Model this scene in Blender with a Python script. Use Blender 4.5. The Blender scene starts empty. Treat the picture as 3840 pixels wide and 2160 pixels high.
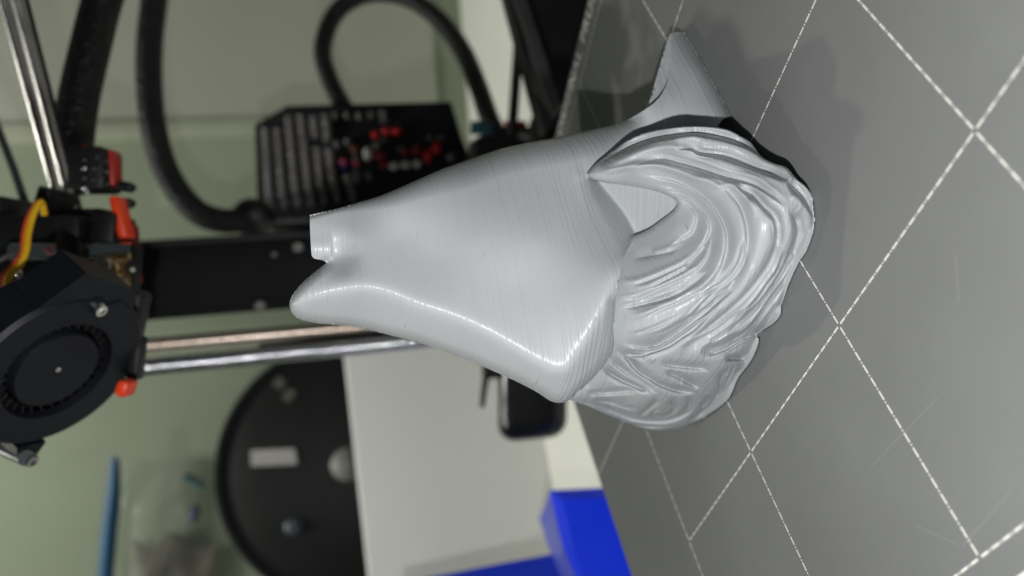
import bpy, bmesh, math, random
import numpy as np
from mathutils import Vector, Matrix

# ------------------------------------------------------------------ camera, world, lights
sc = bpy.context.scene
COL = sc.collection
F_PX, W_PX, H_PX = 3209.92, 3840.0, 2160.0
K = 3840.0 / 2576.0
CAM = np.array([0.22348462, -0.08636771, 0.10988004])
RW = np.array([[0.15233341, -0.2332821, -0.96040304],
               [-0.65615978, -0.75055566, 0.07823397],
               [-0.73908652, 0.6182602, -0.26740503]])      # rows: right, down, forward of the phone
cd = bpy.data.cameras.new('camera')
cam = bpy.data.objects.new('camera', cd); COL.objects.link(cam)
m = Matrix(((RW[0][0], -RW[1][0], -RW[2][0], CAM[0]),
            (RW[0][1], -RW[1][1], -RW[2][1], CAM[1]),
            (RW[0][2], -RW[1][2], -RW[2][2], CAM[2]), (0, 0, 0, 1)))
cam.matrix_world = m
cd.sensor_width = 36.0
cd.lens = 36.0 * F_PX / W_PX
cd.clip_start = 0.005; cd.clip_end = 20
cd.dof.use_dof = True
cd.dof.focus_distance = 0.186
cd.dof.aperture_fstop = 10.5
sc.camera = cam

world = bpy.data.worlds.new('World'); sc.world = world
world.use_nodes = True
world.node_tree.nodes['Background'].inputs[0].default_value = (0.80, 0.95, 1.0, 1)
world.node_tree.nodes['Background'].inputs[1].default_value = 0.03

def lamp(name, loc, power, radius, color):
    ld = bpy.data.lights.new(name, 'POINT'); ld.energy = power; ld.shadow_soft_size = radius; ld.color = color
    o = bpy.data.objects.new(name, ld); COL.objects.link(o); o.location = Vector(loc); return o
flash_pos = CAM + 0.040 * RW[1] - 0.006 * RW[0] - 0.004 * RW[2]
lamp('phone_flash', flash_pos, 1.66, 0.003, (1.0, 1.0, 0.985))
S_AX, D_AX = np.array([0.6126, 0.7904, 0]), np.array([0.7904, -0.6126, 0])
def overhead(h, ks, kd): return np.array([0.06, 0.04, 0]) + h * (np.array([0, 0, 1.0]) - ks * S_AX - kd * D_AX)
lamp('ceiling_lamp', overhead(1.00, 0.19, 0.40), 6.6, 0.009, (1.0, 0.985, 0.90))
lamp('desk_lamp', overhead(1.00, 0.34, 0.10), 3.6, 0.018, (1.0, 0.985, 0.92))

sd = bpy.data.lights.new('background_fill', 'SPOT'); sd.energy = 11.0; sd.shadow_soft_size = 0.05; sd.color = (1.0, 0.99, 0.93); sd.spot_size = math.radians(84); sd.spot_blend = 0.6  # added fill spot: brightens wall, desk and white box, misses the plate
so = bpy.data.objects.new('background_fill', sd); COL.objects.link(so)
p_ = Vector(np.array([0.06, 0.04, 0.78]) - 0.33 * D_AX); t_ = Vector(np.array([0.06, 0.04, -0.02]) - 0.66 * D_AX)
so.location = p_; so.rotation_euler = (t_ - p_).to_track_quat('-Z', 'Y').to_euler()

sc.view_settings.view_transform = 'Standard'
sc.view_settings.look = 'None'
sc.view_settings.exposure = 0.0
sc.view_settings.gamma = 1.0
sc.render.engine = 'CYCLES'
sc.render.resolution_x = 1024; sc.render.resolution_y = 576

# ------------------------------------------------------------------ helpers
def ray(x, y):
    d = np.array([(x * K - 1920) / F_PX, (y * K - 1080) / F_PX, 1.0]); return RW.T @ d
def P(x, y, t):
    """world point seen in direction (x, y) at t metres in front of the lens"""
    return Vector(CAM + t * ray(x, y))
def on_z(x, y, z=0.0):
    d = ray(x, y); return Vector(CAM + d * (z - CAM[2]) / d[2])
UP = Vector((0, 0, 1))
RIGHT = Vector((-RW[1][0], -RW[1][1], 0)).normalized()   # to the right when the picture is held upright
TOCAM = RIGHT.cross(UP)                                  # horizontal, towards the phone
rnd = random.Random(7)

def tag(o, label=None, cat=None, group=None, kind=None):
    if label: o['label'] = label
    if cat: o['category'] = cat
    if group: o['group'] = group
    if kind: o['kind'] = kind
    return o
def thing(name, loc, label, cat, group=None):
    o = bpy.data.objects.new(name, None); COL.objects.link(o); o.location = Vector(loc)
    o.empty_display_size = 0.01
    return tag(o, label, cat, group)
def link_mesh(name, me, mat, parent=None, loc=None):
    o = bpy.data.objects.new(name, me); COL.objects.link(o)
    if mat and not me.materials: me.materials.append(mat)
    if parent is not None: o.parent = parent
    if loc is not None: o.location = loc
    return o
def finish(name, bm, mat, parent=None, smooth=True, angle=40):
    """bm holds world coordinates; parts keep them relative to their thing"""
    bmesh.ops.recalc_face_normals(bm, faces=bm.faces)
    root = parent
    while root is not None and root.parent is not None: root = root.parent
    off = root.location.copy() if root is not None else None
    if off is None:
        off = sum((v.co for v in bm.verts), Vector()) / max(1, len(bm.verts))
        bmesh.ops.translate(bm, verts=bm.verts, vec=-off)
    else:
        bmesh.ops.translate(bm, verts=bm.verts, vec=-off)
    for f in bm.faces: f.smooth = smooth
    if smooth:
        for e in bm.edges:
            if len(e.link_faces) == 2 and e.calc_face_angle(0) > math.radians(angle): e.smooth = False
    me = bpy.data.meshes.new(name); bm.to_mesh(me); bm.free()
    o = link_mesh(name, me, mat, parent)
    if root is None: o.location = off
    return o
def frame(origin, x, y, z):
    M = Matrix.Identity(4)
    for i, a in enumerate((x, y, z)):
        a = Vector(a).normalized()
        for r in range(3): M[r][i] = a[r]
    for r in range(3): M[r][3] = origin[r]
    return M
def box(bm, M, sx, sy, sz, bev=0.0, seg=2, c=(0, 0, 0)):
    r = bmesh.ops.create_cube(bm, size=1.0)
    vs = r['verts']
    for v in vs: v.co = Vector((v.co.x * sx + c[0], v.co.y * sy + c[1], v.co.z * sz + c[2]))
    if bev > 0:
        es = list({e for v in vs for e in v.link_edges})
        rr = bmesh.ops.bevel(bm, geom=es, offset=bev, segments=seg, affect='EDGES', profile=0.5)
        vs = list({v for f in rr['faces'] for v in f.verts} | {v for v in vs if v.is_valid})
    bmesh.ops.transform(bm, matrix=M, verts=vs)
    return vs
def perp(d):
    d = Vector(d).normalized()
    a = Vector((0, 0, 1)) if abs(d.z) < 0.9 else Vector((1, 0, 0))
    u = d.cross(a).normalized(); return u, d.cross(u).normalized()
def tube(bm, pts, r, seg=12, cap=True, rfun=None):
    pts = [Vector(p) for p in pts]
    rings = []; u = None
    for i, p in enumerate(pts):
        d = (pts[min(i + 1, len(pts) - 1)] - pts[max(i - 1, 0)]).normalized()
        if u is None: u, v = perp(d)
        else:
            u = (u - d * u.dot(d)).normalized(); v = d.cross(u)
        rr = rfun(i / (len(pts) - 1)) * r if rfun else r
        rings.append([bm.verts.new(p + rr * (math.cos(2 * math.pi * k / seg) * u + math.sin(2 * math.pi * k / seg) * v)) for k in range(seg)])
    for a, b in zip(rings[:-1], rings[1:]):
        for k in range(seg): bm.faces.new((a[k], a[(k + 1) % seg], b[(k + 1) % seg], b[k]))
    if cap:
        bm.faces.new(rings[0]); bm.faces.new(list(reversed(rings[-1])))
def lathe(bm, M, prof, seg=32):
    """profile (r, z) about local z"""
    rings = []
    for r, z in prof:
        if r < 1e-7: rings.append([bm.verts.new(M @ Vector((0, 0, z)))])
        else: rings.append([bm.verts.new(M @ Vector((r * math.cos(2 * math.pi * k / seg), r * math.sin(2 * math.pi * k / seg), z))) for k in range(seg)])
    for a, b in zip(rings[:-1], rings[1:]):
        for k in range(seg):
            k2 = (k + 1) % seg
            if len(a) == 1 and len(b) == 1: continue
            if len(a) == 1: bm.faces.new((a[0], b[k2], b[k]))
            elif len(b) == 1: bm.faces.new((a[k], a[k2], b[0]))
            else: bm.faces.new((a[k], a[k2], b[k2], b[k]))
def prism(bm, pts, depth):
    """polygon (world points) extruded along vector depth"""
    a = [bm.verts.new(Vector(p)) for p in pts]; b = [bm.verts.new(Vector(p) + Vector(depth)) for p in pts]
    bm.faces.new(a); bm.faces.new(list(reversed(b)))
    n = len(a)
    for k in range(n): bm.faces.new((a[k], b[k], b[(k + 1) % n], a[(k + 1) % n]))
def catmull(pts, n=8):
    pts = [Vector(p) for p in pts]; out = []
    for i in range(len(pts) - 1):
        p0 = pts[max(i - 1, 0)]; p1 = pts[i]; p2 = pts[i + 1]; p3 = pts[min(i + 2, len(pts) - 1)]
        for k in range(n):
            t = k / n
            out.append(0.5 * ((2 * p1) + (p2 - p0) * t + (2 * p0 - 5 * p1 + 4 * p2 - p3) * t * t + (3 * p1 - p0 - 3 * p2 + p3) * t ** 3))
    out.append(pts[-1]); return out

# ------------------------------------------------------------------ materials
def mat(name, col, rough=0.5, metal=0.0, spec=0.5, emit=None, trans=0.0, alpha=1.0):
    m = bpy.data.materials.new(name); m.use_nodes = True
    b = m.node_tree.nodes['Principled BSDF']
    b.inputs['Base Color'].default_value = (*col, 1); b.inputs['Roughness'].default_value = rough
    b.inputs['Metallic'].default_value = metal; b.inputs['Specular IOR Level'].default_value = spec
    b.inputs['Transmission Weight'].default_value = trans; b.inputs['Alpha'].default_value = alpha
    if emit: b.inputs['Emission Color'].default_value = (*emit[:3], 1); b.inputs['Emission Strength'].default_value = emit[3]
    return m
def nd(m, t, **kw):
    n = m.node_tree.nodes.new(t)
    for k, v in kw.items():
        if hasattr(n, k) and k not in ('inputs',): setattr(n, k, v)
    return n
def noisy(m, scale, amt, bump=0.0, bscale=None, bdist=0.0005, rough_amt=0.0):
    """mottle the base colour and add fine relief"""
    nt = m.node_tree; b = nt.nodes['Principled BSDF']; L = nt.links
    tc = nt.nodes.new('ShaderNodeTexCoord')
    n = nt.nodes.new('ShaderNodeTexNoise'); n.inputs['Scale'].default_value = scale; n.inputs['Detail'].default_value = 6
    L.new(tc.outputs['Object'], n.inputs['Vector'])
    c = b.inputs['Base Color'].default_value[:]
    mr = nt.nodes.new('ShaderNodeMapRange'); mr.inputs[1].default_value = 0.3; mr.inputs[2].default_value = 0.7
    mr.inputs[3].default_value = 1 - amt; mr.inputs[4].default_value = 1 + amt
    L.new(n.outputs['Fac'], mr.inputs[0])
    mx = nt.nodes.new('ShaderNodeVectorMath'); mx.operation = 'SCALE'; mx.inputs[0].default_value = c[:3]
    L.new(mr.outputs[0], mx.inputs['Scale']); L.new(mx.outputs[0], b.inputs['Base Color'])
    if rough_amt:
        r = b.inputs['Roughness'].default_value
        m2 = nt.nodes.new('ShaderNodeMapRange'); m2.inputs[3].default_value = r - rough_amt; m2.inputs[4].default_value = r + rough_amt
        L.new(n.outputs['Fac'], m2.inputs[0]); L.new(m2.outputs[0], b.inputs['Roughness'])
    if bump:
        n2 = nt.nodes.new('ShaderNodeTexNoise'); n2.inputs['Scale'].default_value = bscale or scale * 6; n2.inputs['Detail'].default_value = 3
        L.new(tc.outputs['Object'], n2.inputs['Vector'])
        bp = nt.nodes.new('ShaderNodeBump'); bp.inputs['Strength'].default_value = bump; bp.inputs['Distance'].default_value = bdist
        L.new(n2.outputs['Fac'], bp.inputs['Height']); L.new(bp.outputs[0], b.inputs['Normal'])
    return m

def printed_plastic():
    """grey filament: fine horizontal layer lines of uneven thickness, satin sheen"""
    m = mat('grey_filament', (0.485, 0.505, 0.525), 0.25, spec=0.38)
    nt = m.node_tree; L = nt.links; b = nt.nodes['Principled BSDF']
    tc = nt.nodes.new('ShaderNodeTexCoord'); sp = nt.nodes.new('ShaderNodeSeparateXYZ')
    L.new(tc.outputs['Object'], sp.inputs[0])
    def band(scale, det):
        mu = nt.nodes.new('ShaderNodeMath'); mu.operation = 'MULTIPLY'; mu.inputs[1].default_value = scale
        L.new(sp.outputs['Z'], mu.inputs[0])
        cx = nt.nodes.new('ShaderNodeCombineXYZ')
        a = nt.nodes.new('ShaderNodeMath'); a.operation = 'MULTIPLY'; a.inputs[1].default_value = 9.0
        c = nt.nodes.new('ShaderNodeMath'); c.operation = 'MULTIPLY'; c.inputs[1].default_value = 9.0
        L.new(sp.outputs['X'], a.inputs[0]); L.new(sp.outputs['Y'], c.inputs[0])
        L.new(a.outputs[0], cx.inputs[0]); L.new(c.outputs[0], cx.inputs[1]); L.new(mu.outputs[0], cx.inputs[2])
        n = nt.nodes.new('ShaderNodeTexNoise'); n.inputs['Scale'].default_value = 1.0; n.inputs['Detail'].default_value = det
        L.new(cx.outputs[0], n.inputs['Vector']); return n.outputs['Fac']
    f1 = band(1500, 1.0); f2 = band(420, 2.0)
    ad = nt.nodes.new('ShaderNodeMath'); ad.operation = 'MULTIPLY_ADD'; ad.inputs[1].default_value = 1.3
    L.new(f1, ad.inputs[0]); L.new(f2, ad.inputs[2])
    bp = nt.nodes.new('ShaderNodeBump'); bp.inputs['Strength'].default_value = 0.9; bp.inputs['Distance'].default_value = 0.00018
    L.new(ad.outputs[0], bp.inputs['Height']); L.new(bp.outputs[0], b.inputs['Normal'])
    # short dark seams left where layers started: sparse, stretched along the layers
    mp = nt.nodes.new('ShaderNodeMapping'); mp.inputs['Scale'].default_value = (160, 160, 2600)
    L.new(tc.outputs['Object'], mp.inputs[0])
    n3 = nt.nodes.new('ShaderNodeTexNoise'); n3.inputs['Scale'].default_value = 1.0; n3.inputs['Detail'].default_value = 1
    L.new(mp.outputs[0], n3.inputs['Vector'])
    r3 = nt.nodes.new('ShaderNodeMapRange'); r3.inputs[1].default_value = 0.74; r3.inputs[2].default_value = 0.80; r3.inputs[3].default_value = 1.0; r3.inputs[4].default_value = 0.72
    L.new(n3.outputs['Fac'], r3.inputs[0])
    n4 = nt.nodes.new('ShaderNodeTexNoise'); n4.inputs['Scale'].default_value = 35; n4.inputs['Detail'].default_value = 4
    L.new(tc.outputs['Object'], n4.inputs['Vector'])
    r4 = nt.nodes.new('ShaderNodeMapRange'); r4.inputs[3].default_value = 0.96; r4.inputs[4].default_value = 1.04
    L.new(n4.outputs['Fac'], r4.inputs[0])
    mm = nt.nodes.new('ShaderNodeMath'); mm.operation = 'MULTIPLY'; L.new(r3.outputs[0], mm.inputs[0]); L.new(r4.outputs[0], mm.inputs[1])
    sc_ = nt.nodes.new('ShaderNodeVectorMath'); sc_.operation = 'SCALE'; sc_.inputs[0].default_value = (0.485, 0.505, 0.525)
    L.new(mm.outputs[0], sc_.inputs['Scale']); L.new(sc_.outputs[0], b.inputs['Base Color'])
    rr = nt.nodes.new('ShaderNodeMapRange'); rr.inputs[3].default_value = 0.26; rr.inputs[4].default_value = 0.42
    L.new(f2, rr.inputs[0]); L.new(rr.outputs[0], b.inputs['Roughness'])
    return m

M_PLA = printed_plastic()
M_BLK = noisy(mat('black_plastic', (0.009, 0.009, 0.010), 0.5, spec=0.35), 60, 0.3, 0.15, 900, 0.0003, 0.1)
M_BLKM = noisy(mat('black_matte', (0.006, 0.0065, 0.007), 0.65, spec=0.2), 40, 0.3)
M_FAN = noisy(mat('fan_plastic', (0.0065, 0.0075, 0.012), 0.5, spec=0.3), 80, 0.15, 0.1, 1500, 0.0002)
M_STEEL = noisy(mat('bright_steel', (0.78, 0.78, 0.80), 0.14, 1.0), 200, 0.08, rough_amt=0.05)
def ground_steel(name, col, rough, st):
    m = mat(name, col, rough, 1.0); nt = m.node_tree; L = nt.links; b = nt.nodes['Principled BSDF']
    tc = nt.nodes.new('ShaderNodeTexCoord'); mp = nt.nodes.new('ShaderNodeMapping'); mp.inputs['Scale'].default_value = (60, 60, 2600)
    n = nt.nodes.new('ShaderNodeTexNoise'); n.inputs['Scale'].default_value = 1.0; n.inputs['Detail'].default_value = 3
    L.new(tc.outputs['Object'], mp.inputs[0]); L.new(mp.outputs[0], n.inputs['Vector'])
    bp = nt.nodes.new('ShaderNodeBump'); bp.inputs['Strength'].default_value = st; bp.inputs['Distance'].default_value = 0.0006
    L.new(n.outputs['Fac'], bp.inputs['Height']); L.new(bp.outputs[0], b.inputs['Normal']); return m
M_GROUND = ground_steel('ground_steel', (0.90, 0.90, 0.97), 0.10, 0.40)
M_SCREW = mat('screw_steel', (0.62, 0.61, 0.60), 0.22, 1.0)
M_BRASS = noisy(mat('brass', (0.62, 0.42, 0.20), 0.3, 1.0), 300, 0.3)
M_ORANGE = noisy(mat('orange_plastic', (0.85, 0.055, 0.008), 0.45), 90, 0.1)
M_RED = noisy(mat('red_plastic', (0.42, 0.02, 0.012), 0.45), 90, 0.15)
M_ALU = noisy(mat('black_anodised', (0.005, 0.0055, 0.007), 0.6, spec=0.2), 30, 0.2, rough_amt=0.08)
M_GREYROD = mat('grey_tube', (0.06, 0.06, 0.062), 0.5)
M_WHITE = noisy(mat('white_card', (0.87, 0.87, 0.86), 0.55), 8, 0.03)
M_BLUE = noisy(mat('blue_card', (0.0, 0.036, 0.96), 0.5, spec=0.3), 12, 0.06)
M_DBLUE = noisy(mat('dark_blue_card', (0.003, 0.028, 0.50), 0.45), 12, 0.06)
M_BASE = noisy(mat('desk_white', (0.82, 0.83, 0.76), 0.6), 5, 0.05)

# ------------------------------------------------------------------ build plate
def plate_material():
    m = mat('powder_coat', (0.205, 0.210, 0.209), 0.6, spec=0.15)
    nt = m.node_tree; L = nt.links; b = nt.nodes['Principled BSDF']
    tc = nt.nodes.new('ShaderNodeTexCoord')
    n = nt.nodes.new('ShaderNodeTexNoise'); n.inputs['Scale'].default_value = 14; n.inputs['Detail'].default_value = 5
    n.inputs['Roughness'].default_value = 0.6
    L.new(tc.outputs['Object'], n.inputs['Vector'])
    mr = nt.nodes.new('ShaderNodeMapRange'); mr.inputs[1].default_value = 0.3; mr.inputs[2].default_value = 0.7; mr.inputs[3].default_value = 0.90; mr.inputs[4].default_value = 1.08
    L.new(n.outputs['Fac'], mr.inputs[0])
    rg = nt.nodes.new('ShaderNodeMapRange'); rg.inputs[3].default_value = 0.42; rg.inputs[4].default_value = 0.72; L.new(n.outputs['Fac'], rg.inputs[0]); L.new(rg.outputs[0], b.inputs['Roughness'])
    # specks of old filament
    v = nt.nodes.new('ShaderNodeTexVoronoi'); v.inputs['Scale'].default_value = 70; v.inputs['Randomness'].default_value = 1.0
    L.new(tc.outputs['Object'], v.inputs['Vector'])
    n2 = nt.nodes.new('ShaderNodeTexNoise'); n2.inputs['Scale'].default_value = 45; L.new(tc.outputs['Object'], n2.inputs['Vector'])
    th = nt.nodes.new('ShaderNodeMapRange'); th.inputs[1].default_value = 0.52; th.inputs[2].default_value = 0.72; th.inputs[3].default_value = 0.0; th.inputs[4].default_value = 0.050
    L.new(n2.outputs['Fac'], th.inputs[0])
    lt = nt.nodes.new('ShaderNodeMath'); lt.operation = 'LESS_THAN'; L.new(v.outputs['Distance'], lt.inputs[0]); L.new(th.outputs[0], lt.inputs[1])
    s = nt.nodes.new('ShaderNodeVectorMath'); s.operation = 'SCALE'; s.inputs[0].default_value = (0.205, 0.210, 0.209); L.new(mr.outputs[0], s.inputs['Scale'])
    mx = nt.nodes.new('ShaderNodeMix'); mx.data_type = 'RGBA'; L.new(lt.outputs[0], mx.inputs[0]); L.new(s.outputs[0], mx.inputs[6]); mx.inputs[7].default_value = (0.42, 0.41, 0.41, 1)
    L.new(mx.outputs[2], b.inputs['Base Color'])
    n3 = nt.nodes.new('ShaderNodeTexNoise'); n3.inputs['Scale'].default_value = 2500; n3.inputs['Detail'].default_value = 2; L.new(tc.outputs['Object'], n3.inputs['Vector'])
    bp = nt.nodes.new('ShaderNodeBump'); bp.inputs['Strength'].default_value = 0.35; bp.inputs['Distance'].default_value = 0.0001
    L.new(n3.outputs['Fac'], bp.inputs['Height']); L.new(bp.outputs[0], b.inputs['Normal'])
    return m
M_PLATE = plate_material()
M_PRINT = noisy(mat('plate_print', (0.86, 0.86, 0.80), 0.4), 300, 0.06)
M_PRINT_DIM = noisy(mat('plate_border_print', (0.22, 0.22, 0.20), 0.6), 300, 0.06)
X0, X1, Y0, Y1 = -0.0515, 0.206, -0.0615, 0.1605
plate = thing('build_plate', ((X0 + X1) / 2, (Y0 + Y1) / 2, -0.002), 'dark grey steel build plate with dashed white grid under the grey print', 'build plate')
bm = bmesh.new()
box(bm, frame(((X0 + X1) / 2, (Y0 + Y1) / 2, -0.0008), (1, 0, 0), (0, 1, 0), (0, 0, 1)), X1 - X0, Y1 - Y0, 0.0016, 0.0003, 1)
finish('steel_sheet', bm, M_PLATE, plate)
bm = bmesh.new()
box(bm, frame(((X0 + X1) / 2, (Y0 + Y1) / 2, -0.0060), (1, 0, 0), (0, 1, 0), (0, 0, 1)), X1 - X0 - 0.004, Y1 - Y0 - 0.004, 0.0080, 0.0006, 1)
finish('heated_bed', bm, M_BLKM, plate)
def quad(bm, a, b, w, z):
    a = Vector((a[0], a[1], z)); b = Vector((b[0], b[1], z)); d = (b - a).normalized(); n = Vector((-d.y, d.x, 0)) * w / 2
    bm.faces.new([bm.verts.new(p) for p in (a - n, b - n, b + n, a + n)])
bm = bmesh.new(); ZP = 0.00006
def dashes(a, b):
    a = Vector((a[0], a[1])); b = Vector((b[0], b[1])); L_ = (b - a).length; d = (b - a) / L_; pr = 0.05 / 16
    for k in range(int(round(L_ / pr))):
        c = a + d * pr * (k + 0.5)
        quad(bm, c - d * 0.00103, c + d * 0.00103, 0.00044, ZP)
        if k % 16: 
            c = a + d * pr * k; quad(bm, c - d * 0.00020, c + d * 0.00020, 0.00036, ZP)
for i in range(0, 5): dashes((0.05 * i, -0.05), (0.05 * i, 0.15))
for j in range(-1, 4): dashes((0.0, 0.05 * j), (0.2, 0.05 * j)) if j != 1 and j != 3 else dashes((-0.05, 0.05 * j), (0.2, 0.05 * j))
g = finish('grid_marking', bm, M_PRINT, plate, smooth=False); g['kind'] = 'stuff'
bm = bmesh.new()
quad(bm, (-0.049, 0.1530), (0.203, 0.1530), 0.0014, ZP)
finish('rear_border', bm, M_PRINT_DIM, plate, smooth=False)
bm = bmesh.new()
quad(bm, (-0.049, -0.0562), (0.203, -0.0562), 0.0016, ZP)
finish('front_border', bm, M_PRINT, plate, smooth=False)
def lettering(txt, size, M, name, material, parent):
    cu = bpy.data.curves.new(name, 'FONT'); cu.body = txt; cu.size = size; cu.align_x = 'LEFT'; cu.space_character = 1.08; cu.space_word = 1.25; cu.offset = size * 0.012
    ob = bpy.data.objects.new(name, cu); COL.objects.link(ob)
    bpy.context.view_layer.update()
    me = bpy.data.meshes.new_from_object(ob.evaluated_get(bpy.context.evaluated_depsgraph_get()))
    bpy.data.objects.remove(ob); bpy.data.curves.remove(cu)
    root = parent
    while root.parent is not None: root = root.parent
    me.transform(Matrix.Translation(-root.location) @ M)
    me.name = name
    return link_mesh(name, me, material, parent)
lettering('ORIGINAL PRUSA STEEL SHEET', 0.0062, Matrix.Translation((0.022, 0.1546, ZP)) @ Matrix.Diagonal((1.25, 1, 1, 1)), 'lettering', M_PRINT, plate)
# faint drag scratches
M_SCR = mat('scuff', (0.216, 0.221, 0.220), 0.55)
for a, b, w in (((2420, 1375), (2545, 1235), 0.0006), ((2300, 1320), (2420, 1375), 0.0004), ((2405, 640), (2412, 760), 0.0006), ((2190, 1175), (2360, 1000), 0.0005)):
    bm = bmesh.new(); quad(bm, on_z(*a), on_z(*b), w, 0.00003); finish('scuff_mark', bm, M_SCR, plate, smooth=False)

# ------------------------------------------------------------------ the grey print
OREF = np.array([0.06, 0.04, 0.0]); NREF = np.array([TOCAM.x, TOCAM.y, 0.0])
def rays(xy):
    d = np.stack([(xy[:, 0] * K - 1920) / F_PX, (xy[:, 1] * K - 1080) / F_PX, np.ones(len(xy))], 1); return d @ RW
def place(xy, d):
    """sight line through xy meets the vertical plane d mm in front of the axis of the print, or the plate"""
    r = rays(xy); t = ((OREF - CAM) @ NREF + d * 1e-3) / (r @ NREF)
    tb = np.where(r[:, 2] < -1e-6, (0.0003 - CAM[2]) / np.minimum(r[:, 2], -1e-6), 1e9)
    t = np.minimum(t, tb)
    return CAM + r * t[:, None]
def tps(ctrl, reg=1e-3):
    c = np.array(ctrl, float); X = c[:, :2] / 100.0; n = len(X)
    def U(r2): return np.where(r2 > 1e-12, r2 * np.log(np.maximum(r2, 1e-12)) * 0.5, 0)
    A = np.zeros((n + 3, n + 3)); A[:n, :n] = U(((X[:, None] - X[None]) ** 2).sum(-1)) + reg * np.eye(n)
    A[:n, n] = 1; A[:n, n + 1:] = X; A[n, :n] = 1; A[n + 1:, :n] = X.T
    w = np.linalg.solve(A, np.concatenate([c[:, 2], np.zeros(3)]))
    def f(q):
        q = q / 100.0
        out = np.empty(len(q))
        for s in range(0, len(q), 20000):
            k = q[s:s + 20000]
            out[s:s + 20000] = U(((k[:, None] - X[None]) ** 2).sum(-1)) @ w[:n] + w[n] + k @ w[n + 1:]
        return out
    return f
def spl(pts, step=6.0, closed=False):
    """Catmull-Rom through 2-D points, about one sample per step"""
    p = np.array(pts, float); out = []
    n = len(p); rng = range(n if closed else n - 1)
    for i in rng:
        if closed: a, b, c, d = p[(i - 1) % n], p[i], p[(i + 1) % n], p[(i + 2) % n]
        else: a, b, c, d = p[max(i - 1, 0)], p[i], p[i + 1], p[min(i + 2, n - 1)]
        m = max(1, int(np.hypot(*(c - b)) / step))
        t = (np.arange(m) / m)[:, None]
        out.append(0.5 * (2 * b + (c - a) * t + (2 * a - 5 * b + 4 * c - d) * t ** 2 + (3 * b - a - 3 * c + d) * t ** 3))
    if not closed: out.append(p[-1:])
    return np.concatenate(out)
def dist_poly(q, pl, closed=False, maxd=1e9):
    """distance, nearest point and running parameter along a polyline"""
    a = pl; b = np.roll(pl, -1, 0)
    if not closed: a, b = a[:-1], b[:-1]
    best = np.full(len(q), maxd ** 2 if maxd < 1e8 else 1e18); near = q.copy(); par = np.zeros(len(q))
    for k in range(len(a)):
        lo = np.minimum(a[k], b[k]) - min(maxd, 1e6); hi = np.maximum(a[k], b[k]) + min(maxd, 1e6)
        if maxd < 1e8:
            ix = np.where((q[:, 0] > lo[0]) & (q[:, 0] < hi[0]) & (q[:, 1] > lo[1]) & (q[:, 1] < hi[1]))[0]
            if len(ix) == 0: continue
        else: ix = slice(None)
        qq = q[ix]; d = b[k] - a[k]; l2 = max(d @ d, 1e-12)
        t = np.clip(((qq - a[k]) @ d) / l2, 0, 1); pt = a[k] + t[:, None] * d; d2 = ((qq - pt) ** 2).sum(1)
        cur = best[ix]; m = d2 < cur
        if maxd < 1e8:
            j = ix[m]; best[j] = d2[m]; near[j] = pt[m]; par[j] = (k + t[m]) / len(a)
        else:
            best[m] = d2[m]; near[m] = pt[m]; par[m] = (k + t[m]) / len(a)
    return np.sqrt(best), near, par
def inside(q, pl):
    x, y = q[:, 0], q[:, 1]; c = np.zeros(len(q), bool); n = len(pl)
    for k in range(n):
        a, b = pl[k], pl[(k + 1) % n]
        if a[1] == b[1]: continue
        m = ((a[1] > y) != (b[1] > y)) & (x < (b[0] - a[0]) * (y - a[1]) / (b[1] - a[1]) + a[0]); c ^= m
    return c
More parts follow.
